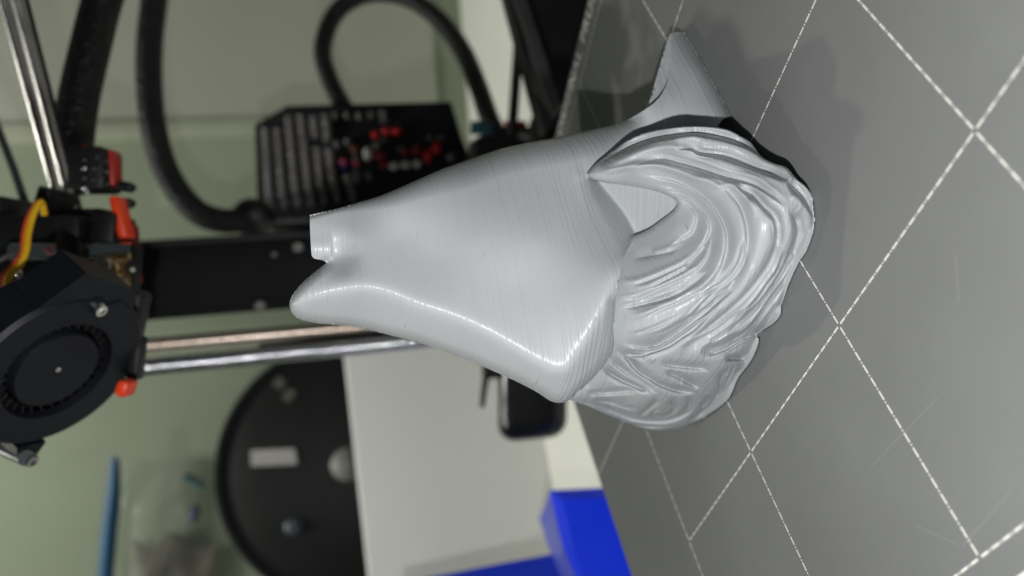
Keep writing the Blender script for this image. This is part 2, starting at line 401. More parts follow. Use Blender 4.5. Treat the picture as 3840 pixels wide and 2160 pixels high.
def relief(name, outline, step, dfun, wall, thick, parent, material, jag=0.0):
    """closed solid: modelled front, rounded back, real side walls"""
    ol = np.array(outline, float)
    lo = ol.min(0) - 2 * step; hi = ol.max(0) + 2 * step
    nx = int((hi[0] - lo[0]) / step) + 1; ny = int((hi[1] - lo[1]) / step) + 1
    gx, gy = np.meshgrid(lo[0] + np.arange(nx) * step, lo[1] + np.arange(ny) * step)
    q = np.stack([gx.ravel(), gy.ravel()], 1)
    ins = inside(q, ol); G = ins.reshape(ny, nx)
    cell = G[:-1, :-1] | G[1:, :-1] | G[:-1, 1:] | G[1:, 1:]
    used = np.zeros((ny, nx), bool)
    used[:-1, :-1] |= cell; used[1:, :-1] |= cell; used[:-1, 1:] |= cell; used[1:, 1:] |= cell
    idx = -np.ones(ny * nx, int); ids = np.where(used.ravel())[0]; idx[ids] = np.arange(len(ids))
    v = q[ids]; vin = ins[ids]
    dist, near, par = dist_poly(v, ol, True)
    snap = ~vin | (dist < 0.35 * step)
    v = np.where(snap[:, None], near, v); dist = np.where(snap, 0, dist)
    j, i = np.where(cell)
    quads = np.stack([idx[j * nx + i], idx[j * nx + i + 1], idx[(j + 1) * nx + i + 1], idx[(j + 1) * nx + i]], 1)
    d = dfun(v, dist, ol)
    w = np.sqrt(np.clip(dist / 70.0, 0, 1)); db = d - wall - thick * w
    front = place(v, d); back = place(v, db)
    nv = len(v)
    verts = np.concatenate([front, back]) - np.array(parent.location)
    # boundary edges of the front sheet
    e = np.concatenate([quads[:, [0, 1]], quads[:, [1, 2]], quads[:, [2, 3]], quads[:, [3, 0]]])
    es = np.sort(e, 1); key = es[:, 0].astype(np.int64) * nv + es[:, 1]
    u, inv, cnt = np.unique(key, return_inverse=True, return_counts=True)
    be = e[cnt[inv] == 1]
    side = np.stack([be[:, 1], be[:, 0], be[:, 0] + nv, be[:, 1] + nv], 1)
    faces = np.concatenate([quads, quads[:, ::-1] + nv, side])
    me = bpy.data.meshes.new(name)
    me.from_pydata([tuple(p) for p in verts], [], [tuple(int(k) for k in f) for f in faces])
    sm = np.ones(len(faces), bool); me.polygons.foreach_set('use_smooth', sm)
    # crisp rim between the front and the side walls
    se = np.zeros(len(me.edges), bool); ev = np.empty(len(me.edges) * 2, int); me.edges.foreach_get('vertices', ev); ev = np.sort(ev.reshape(-1, 2), 1)
    bk = set((np.sort(be, 1)[:, 0].astype(np.int64) * nv + np.sort(be, 1)[:, 1]).tolist())
    ek = ev[:, 0].astype(np.int64) * nv + ev[:, 1]
    shp = np.array([k in bk for k in ek.tolist()])
    at = me.attributes.new('sharp_edge', 'BOOLEAN', 'EDGE'); at.data.foreach_set('value', shp)
    me.update()
    return link_mesh(name, me, material, parent)

fig = thing('printed_figure', OREF, 'grey 3D printed figure with smooth pointed cape over wavy hair standing on the build plate', '3D print')

RIDGE = spl([(700, 783), (728, 767), (798, 743), (864, 727), (925, 724), (986, 739), (1053, 766), (1129, 792), (1206, 825), (1282, 868), (1348, 909), (1392, 931), (1428, 927),
             (1455, 889), (1486, 838), (1526, 760), (1557, 684), (1571, 640)], 5)
RIDGE_POLY = np.concatenate([RIDGE, [(1590, 605), (1640, 560), (1760, 500), (1900, 300), (1700, 0), (650, 300), (650, 790)]])
SHELL = [(779, 541), (845, 526), (885, 514), (956, 493), (1027, 463), (1109, 427), (1180, 402), (1256, 376), (1333, 358), (1409, 345), (1460, 333), (1530, 317), (1578, 301), (1625, 274), (1656, 248),
         (1675, 215), (1685, 171), (1688, 132), (1688, 84), (1690, 82), (1721, 80), (1736, 105), (1770, 163), (1806, 230), (1839, 293), (1808, 312), (1750, 420), (1730, 530), (1680, 580), (1625, 604), (1596, 606),
         (1572, 640), (1557, 700), (1548, 760), (1545, 828), (1546, 872), (1532, 902), (1513, 928), (1484, 960), (1450, 991), (1435, 1004), (1412, 1013), (1384, 1008), (1343, 982), (1272, 947), (1195, 914), (1119, 885), (1048, 860),
         (976, 842), (915, 827), (864, 818), (803, 814), (757, 804), (736, 789), (728, 767), (733, 748), (745, 729), (767, 705), (798, 679), (822, 661), (812, 655), (790, 650), (784, 642), (781, 600)]
SHELL = np.array(SHELL, float)
def densify(pl, corners):
    """smooth the outline everywhere but at the listed corners"""
    out = []; n = len(pl); cs = sorted(corners)
    for a, b in zip(cs, cs[1:] + [cs[0] + n]):
        seg = np.array([pl[k % n] for k in range(a, b + 1)]); out.append(spl(seg, 4)[:-1])
    return np.concatenate(out)
def near_idx(pl, pts): return sorted({int(np.argmin(((pl - np.array(p)) ** 2).sum(1))) for p in pts})
SHELL_O = densify(SHELL, near_idx(SHELL, [(779, 541), (1688, 84), (1721, 80), (1839, 293), (822, 661), (784, 642)]))
SOFT = np.concatenate([spl([(770, 545), (845, 526), (885, 514), (956, 493), (1027, 463), (1109, 427), (1180, 402), (1256, 376), (1333, 358), (1409, 345), (1460, 333), (1530, 317), (1578, 301)], 6)])
SOFT2 = spl([(822, 661), (798, 679), (767, 705), (745, 729), (733, 748), (728, 767), (736, 789), (757, 804), (803, 814), (864, 818), (915, 827), (976, 842), (1048, 860), (1119, 885), (1195, 914), (1272, 947), (1343, 982), (1384, 1008), (1412, 1013),
             (1435, 1004), (1450, 991), (1484, 960), (1513, 928), (1532, 902), (1546, 872), (1545, 828), (1548, 760)], 6)
T_SHELL = tps([(728, 767, 20), (798, 743, 22.5), (925, 724, 25), (1053, 766, 27.5), (1206, 825, 30.5), (1348, 909, 33), (1392, 931, 34), (1428, 927, 35), (1486, 838, 37), (1526, 760, 38), (1557, 684, 37),
               (1350, 600, 26), (1200, 600, 23), (1400, 450, 18), (1480, 520, 22), (1540, 560, 26), (1409, 345, 13), (1180, 402, 11), (1256, 376, 11), (956, 493, 14), (885, 514, 12), (845, 590, 16), (790, 590, 15), (779, 545, 13), (850, 640, 18), (900, 600, 18), (1000, 600, 19), (1000, 520, 17),
               (1100, 650, 22), (1300, 720, 27.5), (1450, 700, 32), (1688, 84, 5), (1723, 79, 4), (1770, 163, 14.5), (1806, 230, 20), (1839, 293, 26), (1625, 274, 16), (1680, 190, 12), (1690, 132, 8.5), (1530, 317, 13), (1700, 400, 18), (1600, 380, 16), (1500, 400, 17), (1700, 290, 18), (1760, 290, 21.5),
               (1650, 500, 22), (1800, 420, 26), (1640, 600, 30), (1440, 520, 22), (1420, 600, 26.5)], 3e-3)
RECESS = spl([(1478, 450), (1505, 482), (1534, 518), (1560, 562), (1577, 620)], 4)
RECESS_POLY = np.concatenate([RECESS, [(1900, 700), (1900, 300), (1700, 380), (1500, 430)]])
FOOT = spl([(1721, 80), (1736, 105), (1770, 163), (1806, 230), (1839, 293)], 6)
def d_bed(q):
    r = rays(q); t = -CAM[2] / np.minimum(r[:, 2], -1e-3); return ((CAM + r * t[:, None] - OREF) @ NREF) * 1000
def soft(s, w): return w * np.logaddexp(0, s / w)
def roll(dist, r, h): t = np.clip(dist / r, 0, 1); return h * (1 - np.sqrt(np.clip(1 - (1 - t) ** 2, 0, 1)))
def d_shell(q, dist, ol):
    d = T_SHELL(q)
    s, _, _ = dist_poly(q, RIDGE); sgn = np.where(inside(q, RIDGE_POLY), -1, 1); s = s * sgn
    fade = np.clip((1590 - q[:, 0]) / 40, 0, 1)
    d = d - 0.17 * soft(s, 7.5) * fade
    s2, _, _ = dist_poly(q, RECESS); s2 = np.where(inside(q, RECESS_POLY), s2, -s2)
    dA = d - 0.42 * soft(s2, 13.0) * np.clip(np.hypot(q[:, 0] - 1455, q[:, 1] - 440) / 60, 0, 1)
    pan = 12.0 + 0.088 * (q[:, 0] - 1511) - 0.020 * (q[:, 1] - 463)
    pan = np.where(inside(q, RECESS_POLY), pan, -100)
    k = 1.0
    d = np.where(pan > -50, np.logaddexp(dA / k, pan / k) * k, dA)
    fin = np.clip((q[:, 0] - 1560) / 60, 0, 1) * np.clip((420 - q[:, 1]) / 80, 0, 1)
    dd, _, _ = dist_poly(q, SOFT); sz = np.clip((q[:, 0] - 780) / 380, 0.18, 1); d = d - roll(dd / sz, 70, 10) * sz
    d3, n3, _ = dist_poly(q, FOOT); k3 = np.exp(-d3 / 16.0); d = d * (1 - k3) + (d_bed(n3) + 0.1) * k3
    d2, _, _ = dist_poly(q, SOFT2); d = d - roll(d2, 26, 5.0)
    # square peg at the top: its flank turns away, its lower edge stands proud of the hollow beside it
    peg = np.clip((834 - q[:, 0]) / 3 + 0.5, 0, 1) * np.clip((660 - q[:, 1]) / 3, 0, 1)
    d = d + peg * (2.4 / (1 + np.exp(-(q[:, 1] - 606) / 12)) - 0.00055 * np.clip(q[:, 1] - 556, 0, 110) ** 2)
    cr = np.hypot((q[:, 0] - 850) / 42, (q[:, 1] - 645) / 40); d = d - 3.2 * np.exp(-cr ** 2) * (1 - peg)
    return d
relief('smooth_cape', SHELL_O, 2.6, d_shell, 1.2, 16, fig, M_PLA)

# thin web behind the pointed fin
def d_web(q, dist, ol): return 3.8 + 0.047 * (q[:, 1] - 84)
WEB = spl([(1688, 84), (1700, 130), (1700, 200), (1674, 244), (1645, 270), (1632, 270), (1642, 228), (1659, 167), (1676, 111)], 5, True)
relief('fin_web', WEB, 4.0, d_web, 1.5, 3, fig, M_PLA)

# hair: grooves and crests traced as curves, cut into / raised on a rounded mass
def z4(p): return [(1710.6 + x / 3.927, 301.9 + y / 3.927) for x, y in p]
def z6(p): return [(1341.7 + x / 2.5416, 33.5 + y / 2.5416) for x, y in p]
def z5(p): return [(1509.4 + x / 4.8, 603.7 + y / 4.8) for x, y in p]
def z7(p): return [(1375.2 + x / 2.4, 536.7 + y / 2.4) for x, y in p]
def zb(p): return [(1408.7 + x / 4.8, 838.5 + y / 4.8) for x, y in p]
HAIR = np.array([(1477, 437), (1500, 411), (1530, 388), (1578, 354), (1625, 334), (1696, 321), (1767, 318), (1826, 325), (1865, 344), (1890, 360), (1916, 394), (1948, 411), (1979, 421), (2003, 449), (2026, 468), (2042, 490), (2048, 525), (2050, 557),
                 (2046, 587), (2029, 632), (2013, 657), (2000, 682), (1984, 720), (1967, 766), (1965, 791), (1950, 812), (1926, 828), (1902, 842), (1911, 850), (1908, 870), (1896, 899), (1883, 920), (1858, 953), (1838, 999), (1813, 1024), (1775, 1049), (1717, 1074), (1667, 1082), (1625, 1078),
                 (1575, 1062), (1517, 1039), (1475, 1020), (1425, 1003), (1395, 985), (1440, 940), (1480, 890), (1505, 820), (1520, 720), (1545, 650), (1575, 605), (1602, 591), (1630, 578), (1653, 562), (1692, 531), (1702, 514), (1697, 502), (1666, 486), (1629, 476), (1579, 467), (1521, 459), (1485, 447)], float)
HAIR_O = densify(HAIR, near_idx(HAIR, [(1477, 437), (1902, 842), (1911, 850), (1395, 985), (1697, 502), (1602, 591)]))
T_HAIR = tps([(2050, 557, 52), (2026, 468, 54), (1979, 421, 51), (1948, 411, 49), (1890, 360, 41), (1965, 791, 34), (1913, 850, 25.5), (1883, 920, 19), (1838, 999, 8), (1775, 1049, -1), (1700, 1078, -8), (1625, 1078, -10), (1575, 1062, -9), (1517, 1039, -4), (1425, 1003, 8), (2013, 657, 45),
              (1477, 440, 21.5), (1530, 430, 26), (1600, 420, 32), (1700, 400, 38), (1700, 321, 36), (1620, 338, 28), (1560, 370, 26), (1520, 398, 23), (1790, 320, 38), (1850, 338, 40), (1800, 430, 45), (1900, 450, 50.5), (1760, 600, 38.5), (1650, 620, 29.5), (1720, 530, 33), (1700, 570, 32.5), (1700, 502, 32), (1629, 476, 28), (1560, 464, 24), (1602, 590, 22.5), (1653, 561, 26.5), (1692, 529, 30), (1600, 640, 27),
              (1570, 750, 32), (1550, 860, 27), (1700, 750, 40), (1800, 750, 44), (1900, 700, 50), (1980, 600, 53.5), (1900, 820, 36), (1750, 870, 35), (1650, 870, 33), (1700, 930, 27), (1560, 930, 19), (1620, 1000, 14), (1750, 970, 19), (1830, 930, 25), (1700, 1030, 8), (1600, 1035, 3), (1500, 1010, 5), (1480, 975, 10), (1400, 980, 5), (1500, 850, 20)], 3e-3)
GROOVES = [  # curve, depth mm, half width px
    (z6([(400, 1000), (480, 925), (620, 850), (760, 800), (900, 775), (1000, 765)]) + z4([(150, 125), (300, 145), (450, 180), (560, 215), (660, 255), (740, 310), (830, 395), (880, 430)]), 3.0, 11),
    (z6([(860, 880), (1000, 862)]) + z4([(200, 325), (380, 350), (520, 390), (640, 440), (760, 490), (900, 530), (1000, 570), (1100, 600), (1170, 605)]), 2.6, 12),
    (z4([(1050, 590), (1150, 690), (1230, 780), (1290, 880), (1325, 980)]), 2.6, 10),
    (z6([(600, 990), (800, 930)]) + z4([(0, 420), (150, 460), (300, 510), (450, 560), (600, 600), (720, 640), (820, 690), (930, 760), (1010, 830), (1050, 880)]), 2.0, 13),
    (z4([(520, 610), (620, 690), (680, 720), (760, 790), (830, 870), (920, 950), (950, 1050), (960, 1150), (940, 1280), (920, 1400)]), 2.2, 9),
    (z4([(1060, 900), (1110, 930), (1150, 1020), (1160, 1120), (1130, 1250), (1070, 1400)]), 2.8, 12),
    (z4([(1230, 1000), (1210, 1130), (1160, 1280), (1090, 1400), (1000, 1500)]), 2.0, 9),
    (z5([(1771, -40), (1730, 60), (1700, 220), (1620, 370), (1500, 490), (1380, 570), (1200, 660)]), 1.8, 11),
    (z5([(1330, 330), (1250, 430), (1130, 530), (1000, 620), (850, 690), (700, 740), (550, 770), (400, 800), (250, 830)]), 1.6, 14),
    (z5([(1290, 20), (1230, 120), (1130, 220), (1000, 320)]), 0.9, 8),
    (z5([(1000, 60), (860, 140), (620, 190), (400, 230)]), 0.6, 10),
    (z5([(260, 1220), (380, 1270), (530, 1300), (680, 1280), (800, 1220), (950, 1120), (1100, 1010), (1250, 900), (1350, 810), (1450, 720), (1600, 600), (1700, 470)]), 2.6, 10),
    (z5([(300, 1370), (400, 1390), (530, 1380), (700, 1330), (850, 1270), (980, 1180), (1120, 1090), (1250, 970), (1330, 880)]), 2.0, 8),
    (z5([(940, 1310), (1060, 1280), (1180, 1200), (1350, 1100), (1500, 990), (1650, 860), (1771, 740)]), 1.8, 10),
    (z5([(1230, 1240), (1400, 1160), (1580, 1030), (1680, 900), (1771, 800)]), 1.4, 9),
    (z5([(1200, 1390), (1400, 1330), (1560, 1260), (1660, 1190), (1771, 1080)]), 2.2, 11),
    (z7([(1380, 50), (1390, 150), (1350, 280), (1280, 390), (1190, 500), (1080, 600), (960, 700), (850, 780)]), 2.4, 10),
    (z7([(1490, 100), (1490, 190), (1440, 300), (1370, 420), (1290, 530), (1200, 620), (1100, 700), (1000, 760)]), 2.4, 11),
    (z7([(1540, 150), (1520, 250), (1450, 370), (1380, 470), (1300, 580), (1230, 680), (1140, 750), (1060, 800), (960, 860)]), 2.6, 10),
    (z7([(1430, 200), (1400, 330), (1330, 430), (1260, 530), (1180, 600)]), 1.8, 8),
    (z7([(1400, 500), (1340, 600), (1260, 690), (1150, 760)]), 1.6, 9),
    (z7([(1190, 180), (1180, 260), (1130, 350), (1050, 440), (950, 540), (850, 640), (740, 740)]), 1.8, 9),
    (zb([(720, 230), (800, 255), (900, 270), (1020, 260), (1110, 220), (1250, 180)]), 1.6, 7),
    (zb([(660, 190), (740, 250), (830, 330), (900, 420), (980, 490), (1100, 560), (1200, 620), (1350, 680), (1500, 710), (1640, 705), (1700, 690)]), 1.9, 8),
    (zb([(590, 270), (640, 350), (740, 430), (860, 520), (980, 590), (1080, 660), (1180, 740)]), 1.5, 7),
    (zb([(500, 420), (620, 500), (760, 580), (900, 640), (1030, 700), (1120, 730)]), 2.2, 8),
    (zb([(1200, 370), (1400, 400), (1600, 420), (1720, 430), (1820, 470)]), 1.3, 8),
    (zb([(1260, 470), (1400, 520), (1470, 560), (1560, 610), (1700, 680)]), 1.5, 8),
    (zb([(1700, 290), (1800, 260), (2000, 190), (2150, 100), (2300, 30), (2430, -20)]), 2.4, 9),
    (zb([(1980, 320), (2100, 312), (2200, 310), (2360, 275)]), 2.4, 7),
    (zb([(2060, 340), (2030, 430), (1960, 500), (1930, 600), (1920, 700), (1860, 820), (1750, 920), (1640, 1000), (1500, 1080)]), 2.6, 9),
    (zb([(2210, 320), (2160, 430), (2090, 570), (1980, 740), (1850, 870), (1720, 980), (1580, 1070)]), 2.2, 8),
    (zb([(2120, 340), (2060, 480), (2000, 620), (1930, 750), (1800, 890), (1690, 1000)]), 1.8, 7),
    (zb([(330, 730), (600, 720), (850, 700), (980, 690)]), 1.2, 9),
    (zb([(360, 830), (560, 830), (800, 900), (940, 930)]), 1.0, 9),
    (zb([(100, 810), (350, 850), (600, 930), (850, 1030), (1000, 1060), (1150, 1070), (1300, 1060), (1450, 1010), (1580, 920), (1640, 800), (1640, 720)]), 1.8, 9),
    (zb([(240, 890), (500, 985), (700, 1055), (900, 1110), (1150, 1130), (1350, 1110)]), 1.2, 7),
    (zb([(1180, 780), (1100, 880), (980, 970), (930, 985)]), 1.2, 8),
    (zb([(1190, 880), (1130, 980), (1220, 1000), (1320, 970), (1370, 900), (1350, 830), (1390, 750)]), 1.4, 9),
    (zb([(1500, 760), (1560, 830), (1520, 930), (1420, 1010)]), 1.2, 8),
    (zb([(1780, 740), (1760, 830), (1690, 900)]), 1.2, 8),
]
CRESTS = [
    (z6([(420, 1000), (560, 940), (700, 880), (860, 855), (1000, 860), (1150, 870), (1250, 890)]), 1.0, 9),
    (z6([(450, 1010), (700, 960), (860, 990), (1000, 1030), (1160, 1080)]), 0.9, 8),
    (z4([(0, 380), (180, 400), (330, 450), (500, 520), (720, 560), (860, 640), (960, 710), (1060, 790)]), 0.9, 8),
    (z4([(0, 520), (120, 570), (260, 590), (380, 650), (500, 640), (620, 740), (720, 870), (760, 960)]), 0.9, 8),
    (z4([(680, 760), (780, 860), (860, 960), (930, 1020), (970, 1120)]), 1.0, 8),
    (z4([(1090, 740), (1180, 770), (1260, 850), (1310, 960)]), 1.0, 10),
    (z5([(240, 495), (420, 490), (600, 435), (800, 350), (950, 280), (1100, 190), (1170, 100)]), 0.7, 8),
    (z5([(430, 575), (600, 530), (780, 440), (950, 350), (1120, 240), (1200, 170)]), 0.6, 6),
    (z5([(220, 690), (450, 665), (620, 590), (720, 550), (880, 480), (1050, 400), (1180, 290), (1240, 200)]), 0.6, 7),
    (z5([(240, 790), (450, 760), (620, 710), (800, 650), (950, 600), (1050, 540)]), 0.8, 7),
    (z5([(280, 930), (420, 920), (560, 880), (720, 800), (900, 730), (1050, 650), (1250, 540), (1400, 380), (1450, 320)]), 1.0, 9),
    (z5([(340, 1105), (500, 1065), (680, 1000), (860, 910), (960, 880)]), 0.5, 6),
    (z5([(490, 1105), (600, 1110), (740, 1070), (900, 990), (1100, 880), (1250, 790), (1380, 700)]), 0.9, 8),
    (z5([(620, 150), (760, 120), (900, 60), (1000, 0)]), 0.9, 9),
    (zb([(280, 670), (450, 690), (620, 670), (780, 640)]), 0.8, 8),
    (zb([(380, 780), (550, 770), (700, 740), (820, 740)]), 0.7, 8),
    (zb([(620, 860), (800, 870), (960, 860)]), 0.7, 8),
    (zb([(1000, 280), (1080, 290), (1150, 340)]), 0.8, 8),
    (zb([(1460, 570), (1540, 640), (1680, 690)]), 1.0, 7),
]
def z3(p): return [(1462.4 + x / 5.143, 362.2 + y / 5.143) for x, y in p]
GROOVES += [(z3([(1050, 600), (1230, 630), (1400, 710), (1530, 830), (1640, 960), (1680, 1090), (1600, 1280), (1450, 1430)]), 1.0, 12),
            (z3([(1220, 700), (1340, 750), (1430, 830), (1495, 950), (1450, 1130), (1330, 1230), (1080, 1360)]), 0.9, 11)]
GROOVES += [([(1600, 436), (1700, 455), (1785, 510), (1828, 590), (1812, 680), (1740, 760)], 1.1, 9), ([(1650, 462), (1735, 492), (1785, 560), (1778, 650), (1710, 725)], 0.9, 9),
            ([(1800, 450), (1862, 520), (1880, 610), (1850, 700), (1790, 780)], 1.2, 9)]
def shifted(pts, o):
    p = spl(pts, 10); t = np.gradient(p, axis=0); t /= np.maximum(np.linalg.norm(t, axis=1, keepdims=True), 1e-6)
    p = p + o * np.stack([-t[:, 1], t[:, 0]], 1); n = len(p); return [tuple(v) for v in p[int(n * 0.12):max(int(n * 0.9), int(n * 0.12) + 4)]]
for g_ in [g_ for g_ in GROOVES if g_[1] >= 1.4]:
    for o_ in (-11.0, 10.0): GROOVES.append((shifted(g_[0], o_ * rnd.uniform(0.8, 1.25)), rnd.uniform(0.3, 0.65), rnd.uniform(3.2, 4.5)))
for g_ in CRESTS[6:13]: GROOVES.append((shifted(g_[0], 9.0), 0.8, 4.5))
CRESTS += [(z3([(130, 400), (400, 340), (800, 280), (1050, 290), (1300, 380), (1460, 450), (1780, 570)]), 0.8, 8)]
def d_bed(q):
    r = rays(q); t = -CAM[2] / np.minimum(r[:, 2], -1e-3); return ((CAM + r * t[:, None] - OREF) @ NREF) * 1000
def d_hair(q, dist, ol):
    d = T_HAIR(q)
    for pts, h, w in CRESTS:
        pl = spl(pts, 6); s, _, t = dist_poly(q, pl, False, w * 3)
        m = s < w * 3; tap = np.clip(np.minimum(t, 1 - t) / 0.15, 0, 1)
        d += np.where(m, 0.75 * h * tap * np.exp(-(s / w) ** 2), 0)
    G = np.zeros(len(q))
    for pts, h, w in GROOVES:
        low = pts[0][1] > 838 and pts[-1][1] > 860
        R_ = (48.0 if low else 66.0) if w > 6 else w * 3
        pl = spl(pts, 5); s, nr, t = dist_poly(q, pl, False, R_)
        m = s < R_; tap = np.clip(np.minimum(t, 1 - t) / 0.24, 0, 1); tap = tap * tap * (3 - 2 * tap)
        if w > 6:   # one lock tucks under the next: steep on one side, rounded on the other
            k = np.clip((t * (len(pl) - 1)).astype(int), 0, len(pl) - 2); tg = pl[k + 1] - pl[k]; v = q - nr
            cr = tg[:, 0] * v[:, 1] - tg[:, 1] * v[:, 0]
            ta = pl[1:] - pl[:-1]; vote = np.sum(-ta[:, 1] * 0.86 + ta[:, 0] * -0.51)
            side = cr * (1 if vote > 0 else -1)
            ww = np.where(side < 0, 5.0, w * (1.3 if low else 2.0))
            f = np.where(side < 0, np.exp(-(s / ww) ** 1.2), np.exp(-(s / ww) ** 1.7)) * (1 - (s / R_) ** 2)
            G = np.maximum(G, np.where(m, (2.0 if low else 1.6) * h * tap * f, 0))
        else: d -= np.where(m, h * tap * np.exp(-s / w), 0)
    d -= G
    vis = np.ones(len(q))
    hid = inside(q, RIDGE_HIDE); vis[hid] = 0
    d -= roll(dist, 14, 1.8) * vis
    db = d_bed(q); k = np.exp(-dist / 7.0) * np.clip((q[:, 0] - 1760) / 90, 0, 1) * np.clip((q[:, 1] - 470) / 60, 0, 1)
    d = d * (1 - k) + (db + 0.3) * k
    d = np.where((q[:, 0] > 1760) & (q[:, 1] > 335), np.maximum(d, db + 0.15 * np.clip(dist, 0, 12) + 0.05), d)
    return d
RIDGE_HIDE = np.array([(1380, 1000), (1440, 985), (1500, 930), (1540, 870), (1545, 700), (1580, 610), (1500, 600), (1380, 900)], float)
relief('wavy_hair', HAIR_O, 1.7, d_hair, 5.0, 22, fig, M_PLA)

# ------------------------------------------------------------------ room: desk and wall
DESK_Z = -0.0795
def wall_material():
    m = mat('green_wall', (0.30, 0.345, 0.25), 0.8, spec=0.2)
    return noisy(m, 5, 0.08, 0.2, 120, 0.0005)
M_WALL = wall_material()
WALL_D = 0.80
wall_c = P(1100, 500, WALL_D); wall_c.z = 0
def on_wall(x, y, off=0.0):
    d = Vector(ray(x, y)); c = wall_c + TOCAM * off; t = (c - Vector(CAM)).dot(TOCAM) / d.dot(TOCAM); return Vector(CAM) + d * t
bm = bmesh.new(); box(bm, frame(wall_c - TOCAM * 0.01 + UP * (0.6 + DESK_Z), RIGHT, UP, TOCAM), 2.6, 1.2, 0.02)
o = finish('back_wall', bm, M_WALL, smooth=False); tag(o, kind='structure')
bm = bmesh.new(); box(bm, frame(Vector((-0.25, 0.2, DESK_Z - 0.015)), RIGHT, -TOCAM, UP), 2.6, 1.35, 0.03, 0.003)
o = finish('desk_top', bm, M_BASE); tag(o, kind='structure')
# pale upright strip on the wall
a = on_wall(300, 330); bm = bmesh.new(); box(bm, frame(Vector((a.x, a.y, 0.35)) + TOCAM * 0.003, RIGHT, UP, TOCAM), 0.016, 0.78, 0.006, 0.0015)
M_TRIM = noisy(mat('wall_trim', (0.42, 0.45, 0.34), 0.6), 20, 0.05)
o = finish('wall_trim', bm, M_TRIM); tag(o, kind='structure')
bm = bmesh.new(); b1 = on_wall(300, -1200); 
w2 = (Vector((a.x, a.y, 0)) - Vector((b1.x, b1.y, 0))).length
mid = (Vector((a.x, a.y, 0)) + Vector((b1.x, b1.y, 0))) / 2
box(bm, frame(Vector((mid.x, mid.y, 0.35)) + TOCAM * 0.0015, RIGHT, UP, TOCAM), w2 - 0.017, 0.80, 0.003)
M_WALL2 = noisy(mat('grey_wall_board', (0.39, 0.41, 0.335), 0.7, spec=0.25), 4, 0.07)
o = finish('wall_board', bm, M_WALL2, smooth=False); tag(o, kind='structure')

# ------------------------------------------------------------------ white box, blue box, spool, bag, housing
def vertical_rect(pa, pb, h):
    return [pa, pb, pb + UP * h, pa + UP * h]
B1, B2 = on_z(1330, 905, DESK_Z), on_z(1412, 1352, DESK_Z)
dirb = (B2 - B1).normalized(); B1 = B1 - dirb * 0.10; B2 = B2 + dirb * 0.13
nb = dirb.cross(UP).normalized()
if nb.dot(TOCAM) < 0: nb = -nb
L_ = (B2 - B1).length
hh = 0.140
wb = thing('white_box', (B1 + B2) / 2, 'plain white card box lying in front of the black filament spool', 'box')
bm = bmesh.new(); box(bm, frame((B1 + B2) / 2 + UP * hh / 2 - nb * 0.009, dirb, UP, nb), L_, hh, 0.018, 0.0015); finish('carton', bm, M_WHITE, wb)
bm = bmesh.new(); box(bm, frame((B1 + B2) / 2 + UP * (hh + 0.0006) - nb * 0.009, dirb, UP, nb), L_ - 0.004, 0.0012, 0.0165, 0.0004, 1); finish('lid', bm, M_WHITE, wb)

bb = thing('blue_box', P(1500, 1400, 0.40), 'bright blue card box beside the left edge of the build plate', 'box')
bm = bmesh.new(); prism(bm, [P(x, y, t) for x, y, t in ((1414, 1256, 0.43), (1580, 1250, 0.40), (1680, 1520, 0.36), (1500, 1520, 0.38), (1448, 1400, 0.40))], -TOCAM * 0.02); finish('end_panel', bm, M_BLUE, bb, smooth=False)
bm = bmesh.new(); prism(bm, [P(x, y, t) for x, y, t in ((1413, 1262, 0.4315), (1448, 1402, 0.4015), (1500, 1522, 0.3815), (1460, 1522, 0.42), (1408, 1400, 0.435), (1385, 1330, 0.445))], -TOCAM * 0.02)  # violet strip: the blue box's reflection on white, modelled as a coloured panel
M_BLUESH = noisy(mat('blue_reflection_tone', (0.10, 0.12, 0.55), 0.25), 12, 0.06); finish('blue_reflection', bm, M_BLUESH, bb, smooth=False)
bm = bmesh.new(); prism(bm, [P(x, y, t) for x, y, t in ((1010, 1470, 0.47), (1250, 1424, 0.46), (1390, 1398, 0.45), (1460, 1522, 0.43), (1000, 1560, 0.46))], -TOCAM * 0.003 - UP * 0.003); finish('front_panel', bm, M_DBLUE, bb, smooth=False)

sp_c = P(878, 1175, 0.68); view = (sp_c - Vector(CAM)).normalized()
ax = (-view * 0.96 + RIGHT * 0.0).normalized(); rx = ax.cross(UP).normalized(); uy = rx.cross(ax)
spool = thing('filament_spool', Vector((sp_c.x, sp_c.y, DESK_Z)), 'black plastic filament spool with white label standing behind the white box', 'spool')
SR = 0.68 * 324 / 2153.0
MS = frame(sp_c, rx, uy, ax)
M_SPOOL = noisy(mat('spool_plastic', (0.009, 0.011, 0.010), 0.5, spec=0.3), 30, 0.2, rough_amt=0.08)
bm = bmesh.new(); lathe(bm, MS, [(0.010, 0.0), (0.010, 0.003), (SR * 0.86, 0.003), (SR * 0.90, 0.0008), (SR * 0.95, 0.0008), (SR * 0.965, 0.004), (SR * 0.99, 0.004), (SR, 0.002), (SR, -0.003), (0.010, -0.003), (0.010, 0.0)], 96); finish('front_flange', bm, M_SPOOL, spool)
bm = bmesh.new(); lathe(bm, MS, [(0.026, -0.053), (SR, -0.053), (SR, -0.058), (0.026, -0.058), (0.026, -0.053)], 96); finish('rear_flange', bm, M_SPOOL, spool)
M_FIL = noisy(mat('black_filament', (0.02, 0.02, 0.022), 0.35), 50, 0.2)
bm = bmesh.new(); lathe(bm, MS, [(0.027, -0.0035), (SR * 0.8, -0.0035), (SR * 0.8, -0.0525), (0.027, -0.0525), (0.027, -0.0035)], 64); finish('wound_filament', bm, M_FIL, spool)
def on_spool(x, y, z=0.004):
    d = Vector(ray(x, y)); c = sp_c + ax * z; t = (c - Vector(CAM)).dot(ax) / d.dot(ax); return Vector(CAM) + d * t
